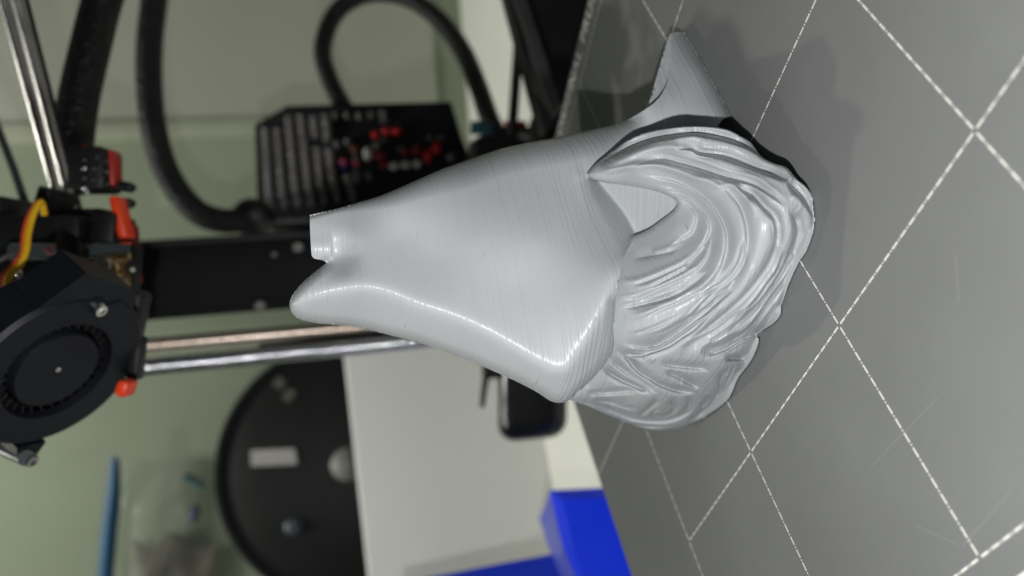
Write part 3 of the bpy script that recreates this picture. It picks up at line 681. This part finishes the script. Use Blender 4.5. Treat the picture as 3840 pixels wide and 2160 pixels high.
def patch(name, pts, mtl, par, th=0.0006, fun=on_spool, off=0.0034, ext=None):
    bm = bmesh.new(); prism(bm, [fun(x, y, off) for x, y in pts], (ext or ax) * th); return finish(name, bm, mtl, par, smooth=False)
M_LABEL = noisy(mat('paper_label', (0.46, 0.44, 0.43), 0.6), 60, 0.06)
patch('label', [(630, 1133), (742, 1128), (747, 1168), (632, 1173)], M_LABEL, spool)
M_SLOT = mat('slot_infill', (0.085, 0.092, 0.075), 0.6)
patch('slot', [(700, 946), (722, 960), (705, 982), (683, 968)], M_SLOT, spool)
patch('slot', [(727, 975), (748, 988), (726, 1014), (706, 1000)], M_SLOT, spool)
hc = on_spool(874, 1168, 0.004); bm = bmesh.new(); lathe(bm, frame(hc, rx, uy, ax), [(0.013, 0), (0.013, 0.004), (0.009, 0.008), (0.0, 0.010)], 32); finish('hub_cap', bm, mat('grey_hub', (0.22, 0.22, 0.20), 0.5), spool)
hc = on_spool(737, 1325, 0.0032); bm = bmesh.new(); lathe(bm, frame(hc, rx, uy, ax), [(0.0065, 0), (0.006, 0.003), (0.003, 0.005), (0.0, 0.0055)], 20); finish('rivet', bm, mat('grey_rivet', (0.07, 0.085, 0.10), 0.3), spool)
bm = bmesh.new(); box(bm, frame(Vector((sp_c.x, sp_c.y, (DESK_Z + sp_c.z - SR) / 2)) - ax * 0.028, rx, UP, ax), 0.08, max(0.004, sp_c.z - SR - DESK_Z) + 0.004, 0.05, 0.002); finish('cradle', bm, M_BLK, spool)

hs = P(1338, 975, 0.47); hou = thing('plastic_housing', hs, 'rounded black plastic housing with a thin prong in front of the white box', 'housing')
M_GLOSS = noisy(mat('glossy_black', (0.010, 0.011, 0.016), 0.22), 30, 0.2)
vdir = (hs - Vector(CAM)).normalized(); hx = Vector(RW[0]); hy = Vector(RW[1]); hz = vdir
bm = bmesh.new(); box(bm, frame(P(1340, 985, 0.47), hx * 0.99 + hy * -0.09, hy, hz), 0.0375, 0.052, 0.030, 0.0095, 5); finish('shell', bm, M_GLOSS, hou)
bm = bmesh.new(); box(bm, frame(P(1340, 985, 0.453), hx * 0.99 + hy * -0.09, hy, hz), 0.024, 0.034, 0.003, 0.0012, 2); finish('face_plate', bm, M_BLKM, hou)
bm = bmesh.new(); tube(bm, catmull([P(1228, 900, 0.46), P(1222, 950, 0.46), P(1216, 990, 0.46), P(1213, 1024, 0.46)], 4), 0.0020, 10, True, lambda t: 1.1 - 0.45 * t); finish('prong', bm, M_BLK, hou)
bm = bmesh.new(); box(bm, frame(P(1250, 925, 0.465), hx, hy, hz), 0.016, 0.012, 0.010, 0.002); finish('bracket', bm, M_BLK, hou)

p_ = P(1385, 950, 0.474); bm = bmesh.new(); tube(bm, [Vector((p_.x, p_.y, z)) for z in (p_.z, (p_.z + DESK_Z) / 2, DESK_Z)], 0.006, 12); finish('stem', bm, M_BLK, hou)

# clear zip bag leaning on the wall
bag = thing('zip_bag', on_wall(420, 1330, 0.05), 'clear plastic zip bag with blue seal on the green wall beside the spool', 'plastic bag')
M_BAG = mat('clear_film', (0.34, 0.36, 0.31), 0.22, alpha=0.16); M_BAG.node_tree.nodes['Principled BSDF'].inputs['Specular IOR Level'].default_value = 0.4
bm = bmesh.new(); grid = {}
for i in range(25):
    for j in range(25):
        u, v = i / 24, j / 24
        x = 282 + 262 * u - 14 * v; y = 1150 + 420 * v + 10 * math.sin(3 * u)
        bul = 0.020 * math.sin(math.pi * u) * math.sin(math.pi * min(1, v * 0.9 + 0.05)) + 0.003 * math.sin(11 * u + 5 * v) * math.sin(7 * v + 2)
        grid[i, j] = bm.verts.new(on_wall(x, y, 0.016 + bul))
for i in range(24):
    for j in range(24): bm.faces.new((grid[i, j], grid[i + 1, j], grid[i + 1, j + 1], grid[i, j + 1]))
finish('film', bm, M_BAG, bag)
M_SEAL = noisy(mat('blue_seal', (0.005, 0.075, 0.16), 0.5), 40, 0.1)
bm = bmesh.new(); pts = catmull([on_wall(x, y, 0.030) for x, y in ((289, 1152), (288, 1200), (284, 1260), (276, 1330), (270, 1400), (262, 1500), (258, 1560))], 4)
tube(bm, pts, 0.0052, 10, True, lambda t: 0.6 + 0.6 * min(1, t * 3)); finish('seal', bm, M_SEAL, bag)
M_SEAL2 = mat('faded_seal', (0.055, 0.14, 0.15), 0.5)
for pts in (((462, 1200), (480, 1206), (500, 1218), (508, 1228)),):
    bm = bmesh.new(); tube(bm, [on_wall(x, y, 0.042) for x, y in pts], 0.0032, 8); finish('tab', bm, M_SEAL2, bag)
bm = bmesh.new(); tube(bm, [on_wall(x, y, 0.042) for x, y in ((490, 1275), (489, 1292), (484, 1310))], 0.0036, 8); finish('tab', bm, mat('navy_tab', (0.035, 0.05, 0.11), 0.5), bag)
M_CONT = noisy(mat('bag_contents', (0.22, 0.21, 0.175), 0.8), 30, 0.2)
bm = bmesh.new()
gr = {}
for i in range(31):
    for j in range(21):
        u, v = i / 30, j / 20; x = 330 + 215 * u
        top = 1325 + 26 * math.sin(2.2 * u + 0.4) + 14 * math.sin(9 * u) + 40 * abs(u - 0.45)
        y = top + (1600 - top) * v
        h = 0.006 + 0.010 * math.sqrt(max(0, math.sin(math.pi * u) * min(1, v * 2.5))) + 0.002 * math.sin(13 * u + 7 * v) * math.sin(9 * v)
        gr[i, j] = bm.verts.new(on_wall(x, y, h))
for i in range(30):
    for j in range(20): bm.faces.new((gr[i, j], gr[i + 1, j], gr[i + 1, j + 1], gr[i, j + 1]))
finish('contents', bm, M_CONT, bag)

# ------------------------------------------------------------------ printer frame
fr = thing('printer_frame', Vector((-0.12, 0.22, DESK_Z)), 'black metal printer frame with bright vertical rod and lead screw behind the build plate', 'printer frame')
c = P(560, 692, 0.45)
up_dir = UP
bm = bmesh.new(); box(bm, frame(Vector((c.x, c.y, 0.10)), RIGHT, UP, TOCAM), 0.041, 0.36, 0.006, 0.0012); finish('upright', bm, M_ALU, fr)
e = P(560, 603, 0.448); bm = bmesh.new(); box(bm, frame(Vector((e.x, e.y, 0.10)), RIGHT, UP, TOCAM), 0.0035, 0.36, 0.010, 0.0008); finish('edge_flange', bm, M_BLK, fr)
def screw(par, x, y, t, r, mtl=None, nrm=None):
    p = P(x, y, t); n = nrm or (Vector(CAM) - p).normalized(); u, v = perp(n)
    bm = bmesh.new(); lathe(bm, frame(p, u, n.cross(u), n), [(r, -0.002), (r, r * 0.7), (r * 0.8, r), (r * 0.55, r), (r * 0.5, r * 0.5), (0, r * 0.5)], 20)
    return finish('screw', bm, mtl or M_SCREW, par)
M_DULL = mat('dull_steel', (0.10, 0.095, 0.09), 0.45, 0.8)
screw(fr, 750, 622, 0.44, 0.0028, M_DULL); screw(fr, 655, 769, 0.44, 0.0028, M_DULL); screw(fr, 690, 640, 0.44, 0.0016, mat('dark_steel', (0.05, 0.045, 0.04), 0.4, 1.0))
c = P(720, 890, 0.40); bm = bmesh.new(); tube(bm, [Vector((c.x, c.y, z)) for z in (-0.07, 0.0, 0.10, 0.18)], 0.0040, 28); finish('smooth_rod', bm, M_GROUND, fr)
c = P(640, 846, 0.42); bm = bmesh.new()
prof = []; z = -0.07
while z < 0.186:
    prof += [(0.0034, z), (0.0040, z + 0.0006), (0.0040, z + 0.0011), (0.0034, z + 0.0017)]; z += 0.002
lathe(bm, frame(Vector((c.x, c.y, 0)), (1, 0, 0), (0, 1, 0), (0, 0, 1)), prof, 20); finish('lead_screw', bm, noisy(mat('screw_thread_steel', (0.85, 0.74, 0.66), 0.32, 1.0), 400, 0.2), fr)
c = P(800, 873, 0.43); bm = bmesh.new(); tube(bm, [Vector((c.x, c.y, z)) for z in (-0.07, 0.02, 0.10)], 0.0038, 12); finish('dark_tube', bm, M_BLKM, fr)
c = P(640, 872, 0.45); bm = bmesh.new(); box(bm, frame(Vector((c.x, c.y, 0.02)), RIGHT, UP, TOCAM), 0.012, 0.2, 0.006, 0.001); finish('dark_bar', bm, M_BLK, fr)  # plain dark upright bar behind the rod and lead screw
# struts and dark plates under the far right of the plate
def bar(name, pts, r, mtl, par, seg=4, sq=True):
    bm = bmesh.new(); tube(bm, pts, r, seg); return finish(name, bm, mtl, par, smooth=not sq)
M_STRUT = noisy(mat('strut_grey', (0.050, 0.050, 0.050), 0.4), 60, 0.15)
bm = bmesh.new(); prism(bm, [P(x, y, t) for x, y, t in ((1270, -60, 0.40), (1304, -60, 0.40), (1412, 262, 0.37), (1392, 290, 0.37))], -TOCAM * 0.006 - UP * 0.002); finish('strut', bm, M_STRUT, fr, smooth=False)
bm = bmesh.new(); prism(bm, [P(x, y, t) for x, y, t in ((1262, -60, 0.43), (1300, -60, 0.43), (1400, 300, 0.40), (1372, 340, 0.40), (1340, 230, 0.415))], -TOCAM * 0.010); finish('strut', bm, M_BLK, fr, smooth=False)
bm = bmesh.new(); prism(bm, [P(x, y, t) for x, y, t in ((1290, -80, 0.46), (1560, -80, 0.46), (1480, 430, 0.44), (1352, 430, 0.44), (1345, 300, 0.44), (1385, 220, 0.45))], -TOCAM * 0.01); finish('base_plate', bm, M_BLKM, fr, smooth=False)
bar('post', [P(1309, 40, 0.46), P(1299, 180, 0.46), P(1288, 340, 0.46)], 0.0028, M_BLK, fr, 8, False)
bm = bmesh.new(); prism(bm, [P(x, y, t) for x, y, t in ((1200, 345, 0.47), (1250, 318, 0.47), (1300, 312, 0.47), (1390, 330, 0.47), (1400, 480, 0.47), (1180, 520, 0.47))], -TOCAM * 0.02); finish('motor_block', bm, M_BLK, fr, smooth=False)
bm = bmesh.new(); box(bm, frame(P(1296, 312, 0.462), hx, hy, hz), 0.012, 0.003, 0.004, 0.0008); finish('red_tab', bm, M_RED, fr)
bm = bmesh.new(); box(bm, frame(P(1335, 345, 0.462), hx * 0.9 + hy * 0.3, hy, hz), 0.014, 0.004, 0.004, 0.0010); finish('bright_tab', bm, mat('grey_tab', (0.16, 0.165, 0.15), 0.4), fr)
bm = bmesh.new(); box(bm, frame(P(1212, 322, 0.462), hx, hy, hz), 0.012, 0.007, 0.004, 0.001); finish('connector', bm, mat('teal_tab', (0.03, 0.09, 0.12), 0.4), fr)

# ------------------------------------------------------------------ electronics box with vents
ED = 0.50
eb = thing('electronics_box', P(900, 420, ED), 'black slotted electronics box with small red and white connectors behind the grey print', 'electronics box')
ez = Vector(RW[2])
def EP(x, y, t=0.0): return P(x, y, ED + t)
bm = bmesh.new(); prism(bm, [EP(x, y) for x, y in ((641, 314), (722, 266), (1135, 256), (1160, 340), (1197, 440), (1190, 600), (650, 576))], ez * 0.045); finish('housing', bm, M_BLK, eb, smooth=False)
M_SLAT = noisy(mat('grey_slat', (0.17, 0.16, 0.16), 0.34), 300, 0.35, 0.4, 900, 0.0006)
def slat(x0, y0, x1, y1, w=11):
    bm = bmesh.new(); n = max(4, int(abs(y1 - y0) / 6))
    pts = [EP(x0 + (x1 - x0) * k / n, y0 + (y1 - y0) * k / n, -0.0008) for k in range(n + 1)]
    tube(bm, pts, w / 2153 * ED, 8, True, lambda t: 0.86 + 0.22 * math.sin(t * n * 1.9 + x0)); return finish('slat', bm, M_SLAT, eb)
for a in ((668, 324, 680, 528), (697, 322, 714, 524), (726, 293, 747, 522), (756, 291, 782, 519), (788, 293, 794, 350), (797, 368, 814, 517), (818, 289, 825, 355), (826, 372, 846, 510), (874, 440, 885, 506)): slat(*a)
for a in ((842, 283, 845, 300), (872, 282, 875, 298), (902, 283, 906, 300), (932, 281, 936, 296), (962, 279, 967, 306), (846, 355, 850, 372), (873, 350, 876, 368), (895, 430, 898, 460), (926, 436, 929, 452)): slat(*a, 9)
slat(658, 559, 776, 553, 7)
def bead(name, x, y, rx_, ry_, mtl, t=-0.002):
    bm = bmesh.new(); g2 = bmesh.ops.create_icosphere(bm, subdivisions=3, radius=1.0)
    M_ = frame(EP(x, y, t), RW[0], RW[1], RW[2]) @ Matrix.Diagonal((rx_ / 2153 * ED, ry_ / 2153 * ED, 0.003, 1)); bmesh.ops.transform(bm, matrix=M_, verts=bm.verts)
    return finish(name, bm, mtl, eb)
M_LEDR = mat('red_connector', (0.85, 0.02, 0.025), 0.3); M_LEDD = mat('dark_red_connector', (0.32, 0.012, 0.02), 0.35)
M_WCON = mat('white_connector', (0.85, 0.83, 0.80), 0.35); M_PINK = mat('pink_connector', (0.42, 0.05, 0.12), 0.35); M_AMB = mat('amber_connector', (0.22, 0.075, 0.012), 0.35)
M_GCON = mat('grey_connector', (0.10, 0.105, 0.10), 0.35); M_BCON = mat('blue_connector', (0.05, 0.05, 0.30), 0.4)
for x, y, a, b in ((944, 339, 9, 8), (971, 330, 12, 9), (999, 330, 12, 9), (1075, 394, 10, 17), (1097, 373, 10, 15)): bead('connector', x, y, a, b, M_LEDR)
for x, y, a, b in ((1046, 379, 11, 13), (955, 393, 13, 10), (967, 416, 9, 8), (1020, 385, 8, 8)): bead('connector', x, y, a, b, M_LEDD)
for x, y, a, b in ((924, 388, 10, 18), (991, 418, 11, 9), (1019, 415, 12, 9), (1048, 413, 11, 9)): bead('connector', x, y, a, b, M_WCON)
bead('connector', 866, 407, 10, 9, M_PINK); bead('connector', 897, 411, 10, 9, M_PINK); bead('connector', 868, 421, 8, 5, M_BCON, -0.0012); bead('connector', 891, 376, 9, 9, M_AMB)
for x, y, a, b in ((1135, 395, 11, 12), (949, 366, 10, 12), (1009, 376, 10, 8), (1082, 346, 8, 8), (897, 397, 9, 8), (967, 352, 8, 7), (1110, 347, 8, 8)): bead('connector', x, y, a, b, M_GCON)
bm = bmesh.new(); lathe(bm, frame(P(632, 548, 0.485), RW[0], RW[1], -RW[2]), [(0.011, -0.01), (0.011, 0.002), (0.009, 0.005), (0.004, 0.006), (0, 0.006)], 20); finish('gland', bm, M_BLK, eb)
bm = bmesh.new(); g2 = bmesh.ops.create_icosphere(bm, subdivisions=2, radius=0.0035, matrix=Matrix.Translation(P(640, 540, 0.475))); finish('gland_nut', bm, mat('worn_nut', (0.10, 0.09, 0.09), 0.3, 0.6), eb)

# ------------------------------------------------------------------ sleeved cables
def sleeve_material():
    m = mat('braided_sleeve', (0.007, 0.007, 0.0075), 0.5, spec=0.3)
    nt = m.node_tree; L = nt.links; b = nt.nodes['Principled BSDF']
    tc = nt.nodes.new('ShaderNodeTexCoord'); v = nt.nodes.new('ShaderNodeTexVoronoi'); v.inputs['Scale'].default_value = 520
    L.new(tc.outputs['Object'], v.inputs['Vector'])
    bp = nt.nodes.new('ShaderNodeBump'); bp.inputs['Strength'].default_value = 0.9; bp.inputs['Distance'].default_value = 0.0008
    L.new(v.outputs['Distance'], bp.inputs['Height']); L.new(bp.outputs[0], b.inputs['Normal']); return m
M_SLEEVE = sleeve_material()
def cable(label, pts, w, group='black sleeved cable bundles'):
    bm = bmesh.new(); P3 = catmull([P(*p) for p in pts], 8)
    dm = sum(p[2] for p in pts) / len(pts)
    tube(bm, P3, w / 2 / 2153 * dm, 16); o = finish('cable_sleeve', bm, M_SLEEVE)
    return tag(o, label, 'cable', group)
cable('thick black braided cable sleeve rising from the red print head bracket', [(300, -120, 0.36), (258, 0, 0.36), (225, 130, 0.355), (196, 260, 0.35), (182, 380, 0.345), (185, 470, 0.34)], 98)
cable('long black cable sleeve curving down into the side of the electronics box', [(400, -120, 0.46), (388, 0, 0.46), (376, 110, 0.46), (376, 230, 0.46), (392, 350, 0.46), (428, 450, 0.465), (490, 528, 0.47), (560, 556, 0.475), (635, 548, 0.482)], 64)
cable('black cable looping high above the electronics box and down to the base', [(868, 275, 0.52), (830, 200, 0.53), (812, 125, 0.535), (840, 40, 0.54), (900, -8, 0.54), (970, -18, 0.535), (1040, 2, 0.53), (1110, 55, 0.52), (1165, 130, 0.51), (1202, 215, 0.50), (1232, 300, 0.49), (1262, 360, 0.485)], 47)
tag((lambda bm: (tube(bm, [P(-40, 230, 0.36), P(0, 338, 0.35), P(34, 425, 0.34), P(66, 520, 0.33)], 0.0016, 12), finish('guide_tube', bm, M_GREYROD))[1])(bmesh.new()), 'thin grey guide tube running down to the print head at the far left', 'tube')

# ------------------------------------------------------------------ print head
ph = thing('print_head', P(150, 760, 0.27), 'black print head with round blower fan, orange bracket and yellow and red wires', 'print head')
def pbox(name, x, y, t, wx, wy, dz, mtl, bev=0.0008, rot=0.0, par=ph):
    """block of wx by wy pixels as seen, dz metres deep, standing in the carriage"""
    a = math.radians(rot); X = Vector(RW[0]) * math.cos(a) + Vector(RW[1]) * math.sin(a); Y = -Vector(RW[0]) * math.sin(a) + Vector(RW[1]) * math.cos(a)
    bm = bmesh.new(); box(bm, frame(P(x, y, t), X, Y, RW[2]), wx / 2153 * t, wy / 2153 * t, dz, bev); return finish(name, bm, mtl, par)
pbox('carriage', 150, 690, 0.302, 330, 290, 0.020, M_BLK, 0.0015)
pbox('carriage', 16, 560, 0.310, 62, 120, 0.020, M_BLK)
pbox('carriage', 132, 540, 0.305, 34, 130, 0.02, M_BLK, 0.001, 16); pbox('carriage', 235, 570, 0.306, 110, 80, 0.02, M_BLK, 0.001)
pbox('clamp', 190, 610, 0.284, 60, 130, 0.012, M_BLK, 0.0012)
pbox('clamp', 275, 590, 0.288, 60, 110, 0.012, M_BLK, 0.0012, 6)
pbox('cover_plate', 320, 720, 0.292, 36, 210, 0.012, M_BLK, 0.001, 4)
pbox('duct_arm', 200, 740, 0.262, 150, 70, 0.014, M_BLK, 0.002, 26)
pbox('duct_arm', 90, 800, 0.276, 200, 70, 0.012, M_BLKM, 0.003, -16)
pbox('duct_plate', 330, 830, 0.272, 46, 200, 0.010, M_BLK, 0.0015, 12)
pbox('duct_plate', 345, 900, 0.268, 30, 110, 0.006, M_BLK, 0.001, 6)
bm = bmesh.new(); tube(bm, [P(30, 634, 0.281), P(150, 633, 0.281), P(250, 632, 0.281), P(337, 632, 0.281)], 0.0029, 24); finish('steel_shaft', bm, M_STEEL, ph)
pbox('shaft_clamp', 187, 633, 0.279, 58, 56, 0.010, M_BLK, 0.001)
# heater block
pbox('heater_block', 282, 690, 0.276, 62, 74, 0.010, M_BRASS, 0.0012, -6)
pbox('heater_clip', 262, 664, 0.271, 40, 30, 0.004, mat('pale_metal', (0.42, 0.38, 0.32), 0.4, 0.7), 0.0008, 12)
pbox('heater_clip', 292, 706, 0.271, 34, 18, 0.004, M_BRASS, 0.0008, -30)
screw(ph, 334, 679, 0.275, 0.0009, M_DULL)
# red and orange printed parts behind
pbox('orange_bracket', 308, 548, 0.288, 23, 108, 0.008, M_ORANGE, 0.001, -14)
pbox('red_bracket', 290, 425, 0.300, 13, 92, 0.008, M_RED, 0.001, -4)
pbox('red_bracket', 252, 385, 0.302, 80, 14, 0.008, M_RED, 0.001, 20)
pbox('red_bracket', 341, 640, 0.296, 13, 150, 0.006, noisy(mat('deep_red_plastic', (0.20, 0.012, 0.008), 0.45), 90, 0.15), 0.001, -4)
pbox('connector_stack', 240, 430, 0.300, 95, 110, 0.016, M_BLK, 0.002)
pbox('nozzle', 352, 758, 0.292, 40, 26, 0.008, noisy(mat('bronze_nozzle', (0.16, 0.085, 0.05), 0.4, 0.6), 200, 0.2), 0.0015, 10)
for x, y, r in ((213, 402, 6), (212, 424, 9), (214, 448, 7), (212, 474, 10), (220, 484, 8), (240, 424, 7), (236, 452, 6), (268, 405, 6), (270, 432, 7), (245, 394, 6), (256, 446, 5), (270, 462, 6)):
    p = P(x, y, 0.289); bm = bmesh.new(); bmesh.ops.create_icosphere(bm, subdivisions=2, radius=r * 0.8 / 2153 * 0.289, matrix=Matrix.Translation(p)); finish('pin', bm, M_DULL if r < 8 else M_SCREW, ph)
pbox('zip_tie', 318, 470, 0.300, 46, 26, 0.006, M_BLK, 0.002, 10); pbox('zip_tie', 322, 512, 0.300, 36, 26, 0.006, M_BLK, 0.002, -10)
# wires
def wire(name, pts, w, mtl):
    bm = bmesh.new(); tube(bm, catmull([P(*p) for p in pts], 7), w / 2 / 2153 * pts[0][2], 12); return finish(name, bm, mtl, ph)
M_YEL = mat('yellow_wire', (0.80, 0.44, 0.01), 0.4); M_ORW = mat('red_wire', (0.75, 0.07, 0.015), 0.4); M_BRN = mat('brown_wire', (0.10, 0.035, 0.01), 0.45)
wire('wire', [(48, 792, 0.262), (30, 750, 0.262), (18, 716, 0.262), (26, 690, 0.262), (52, 664, 0.264), (66, 630, 0.266), (71, 590, 0.268), (82, 545, 0.27), (98, 512, 0.272), (106, 512, 0.274), (112, 540, 0.276)], 17, M_YEL)
wire('wire', [(34, 796, 0.266), (16, 752, 0.266), (8, 716, 0.266), (12, 690, 0.266), (34, 668, 0.268), (56, 634, 0.270), (60, 590, 0.272), (72, 545, 0.274), (92, 508, 0.276)], 12, M_ORW)
wire('wire', [(-30, 668, 0.272), (0, 654, 0.272), (30, 640, 0.274), (52, 642, 0.276)], 14, M_GREYROD)
for x, y in ((58, 652), (48, 686), (56, 702), (44, 712)):
    p = P(x, y, 0.268); bm = bmesh.new(); bmesh.ops.create_icosphere(bm, subdivisions=2, radius=0.0013, matrix=Matrix.Translation(p)); finish('pin', bm, M_SCREW, ph)

# blower: spiral housing, inlet ring, hub and vanes
FC = P(148, 936, 0.245)
vd = (Vector(CAM) - FC).normalized()
im = (Vector(RW[0]) * 0.70 + Vector(RW[1]) * 0.714); im = (im - vd * im.dot(vd)).normalized()
fn = (vd * 0.635 + im * 0.772).normalized()
fx = (Vector(RW[0]) * 0.70 - Vector(RW[1]) * 0.714); fx = (fx - fn * fx.dot(fn)).normalized(); fy = fn.cross(fx)
MF = frame(FC, fx, fy, fn)
RI = 0.0163
bm = bmesh.new(); N = 72; th = 0.0145
def rad(a):
    """spiral outline of the blower body with its outlet"""
    a = a % (2 * math.pi); r = 0.0248 + 0.0022 * (a / (2 * math.pi))
    return r
of = []; inn = []; ob = []
for k in range(N):
    a = 2 * math.pi * k / N; r = rad(a)
    of.append((bm.verts.new(MF @ Vector(((r - 0.0012) * math.cos(a), (r - 0.0012) * math.sin(a), 0))), bm.verts.new(MF @ Vector((r * math.cos(a), r * math.sin(a), -0.0012)))))
    inn.append((bm.verts.new(MF @ Vector((RI * math.cos(a), RI * math.sin(a), 0))), bm.verts.new(MF @ Vector(((RI - 0.0006) * math.cos(a), (RI - 0.0006) * math.sin(a), -0.0025)))))
    ob.append(bm.verts.new(MF @ Vector((r * math.cos(a), r * math.sin(a), -th))))
for k in range(N):
    k2 = (k + 1) % N
    bm.faces.new((inn[k][0], of[k][0], of[k2][0], inn[k2][0])); bm.faces.new((of[k][0], of[k][1], of[k2][1], of[k2][0]))
    bm.faces.new((of[k][1], ob[k], ob[k2], of[k2][1])); bm.faces.new((inn[k][1], inn[k][0], inn[k2][0], inn[k2][1]))
bm.faces.new(list(reversed(ob)))
bl = finish('blower_housing', bm, M_FAN, ph)
bm = bmesh.new(); lathe(bm, MF, [(0.0128, -0.0125), (0.0128, -0.0016), (0.0122, -0.0006), (0.0010, -0.0006), (0.0010, -0.0009), (0, -0.0009)], 48); finish('hub', bm, M_FAN, bl)
bm = bmesh.new(); lathe(bm, MF @ Matrix.Translation((0.0004, 0.0002, -0.0006)), [(0.0009, 0), (0.0008, 0.0002), (0, 0.0003)], 16); finish('hub_pin', bm, M_SCREW, bl)
vane_me = None
for k in range(30):
    a = 2 * math.pi * k / 30
    if vane_me is None:
        bm = bmesh.new(); box(bm, Matrix.Translation((0.0147, 0, -0.0062)) @ Matrix.Rotation(0.5, 4, 'Z'), 0.0026, 0.0005, 0.0085)
        vane_me = bpy.data.meshes.new('vane'); bm.to_mesh(vane_me); bm.free(); vane_me.materials.append(M_BLK)
    o = bpy.data.objects.new('vane', vane_me); COL.objects.link(o); o.parent = bl
    o.matrix_local = Matrix.Translation(-ph.location) @ MF @ Matrix.Rotation(a, 4, 'Z')
# mounting ears, outlet and screws
def ear(px, py, t, r, nm):
    pass
bm = bmesh.new(); prism(bm, [MF @ Vector(p) for p in ((0.021, -0.012, -0.0008), (0.030, -0.006, -0.0008), (0.030, 0.014, -0.0008), (0.016, 0.020, -0.0008))], -fn * 0.0125); finish('outlet', bm, M_FAN, bl, smooth=False)
def ear_at(x, y, r):
    d = Vector(ray(x, y)); t = (FC - Vector(CAM)).dot(fn) / d.dot(fn); p = Vector(CAM) + d * t
    rel = p - FC; c = FC + rel * 0.86
    bm = bmesh.new(); lathe(bm, frame(p, fx, fy, fn), [(0, -0.0130), (r, -0.0130), (r, -0.0008), (r * 0.9, -0.0003), (0, -0.0003)], 20); finish('ear', bm, M_FAN, bl)
    w = rel.normalized().cross(fn) * r
    bm = bmesh.new(); prism(bm, [q_ - fn * 0.0006 for q_ in (c + w * 1.5, p + w, p - w, c - w * 1.5)], -fn * 0.0120); finish('ear_web', bm, M_FAN, bl, smooth=False)
    bm = bmesh.new(); lathe(bm, frame(p, fx, fy, fn), [(r * 0.72, -0.0002), (r * 0.72, 0.0016), (r * 0.58, 0.0024), (r * 0.34, 0.0024), (r * 0.3, 0.0012), (0, 0.0012)], 20); finish('ear_screw', bm, M_SCREW, bl)
ear_at(244, 772, 0.0030); ear_at(72, 1152, 0.0030)
pbox('outlet_duct', 318, 975, 0.252, 30, 42, 0.008, M_ORANGE, 0.0012, 20)
wire('bracket_arm', [(-40, 1110, 0.262), (0, 1122, 0.260), (40, 1140, 0.256), (66, 1152, 0.252)], 40, noisy(mat('grey_bracket', (0.07, 0.075, 0.085), 0.35), 80, 0.2))

# X axis rod and belt coming towards the lens at the upper left
xr = thing('x_axis_rod', P(172, 530, 0.33), 'bright steel rod running from the print head out of the top left corner', 'rod')
M_ROD2 = noisy(mat('worn_steel', (0.42, 0.41, 0.40), 0.24, 1.0), 120, 0.15, rough_amt=0.06)
for (xa, ya, ta, xb, yb, tb, rr_) in ((154, 528, 0.332, 9, 0, 0.288, 0.0019), (187, 540, 0.338, 44, 0, 0.294, 0.0021)):
    a, b_ = P(xa, ya, ta), P(xb, yb, tb); bm = bmesh.new(); tube(bm, [a, (a + b_) / 2, b_, b_ + (b_ - a) * 0.35], rr_, 28); finish('shaft', bm, M_ROD2, xr)
u = P(150, 300, 0.32) - P(130, 300, 0.32)
bm = bmesh.new(); a2, b2 = P(206, 550, 0.345), P(64, 0, 0.30); tube(bm, [a2, (a2 + b2) / 2, b2, b2 + (b2 - a2) * 0.35], 0.0012, 8); finish('belt', bm, M_BLKM, xr)
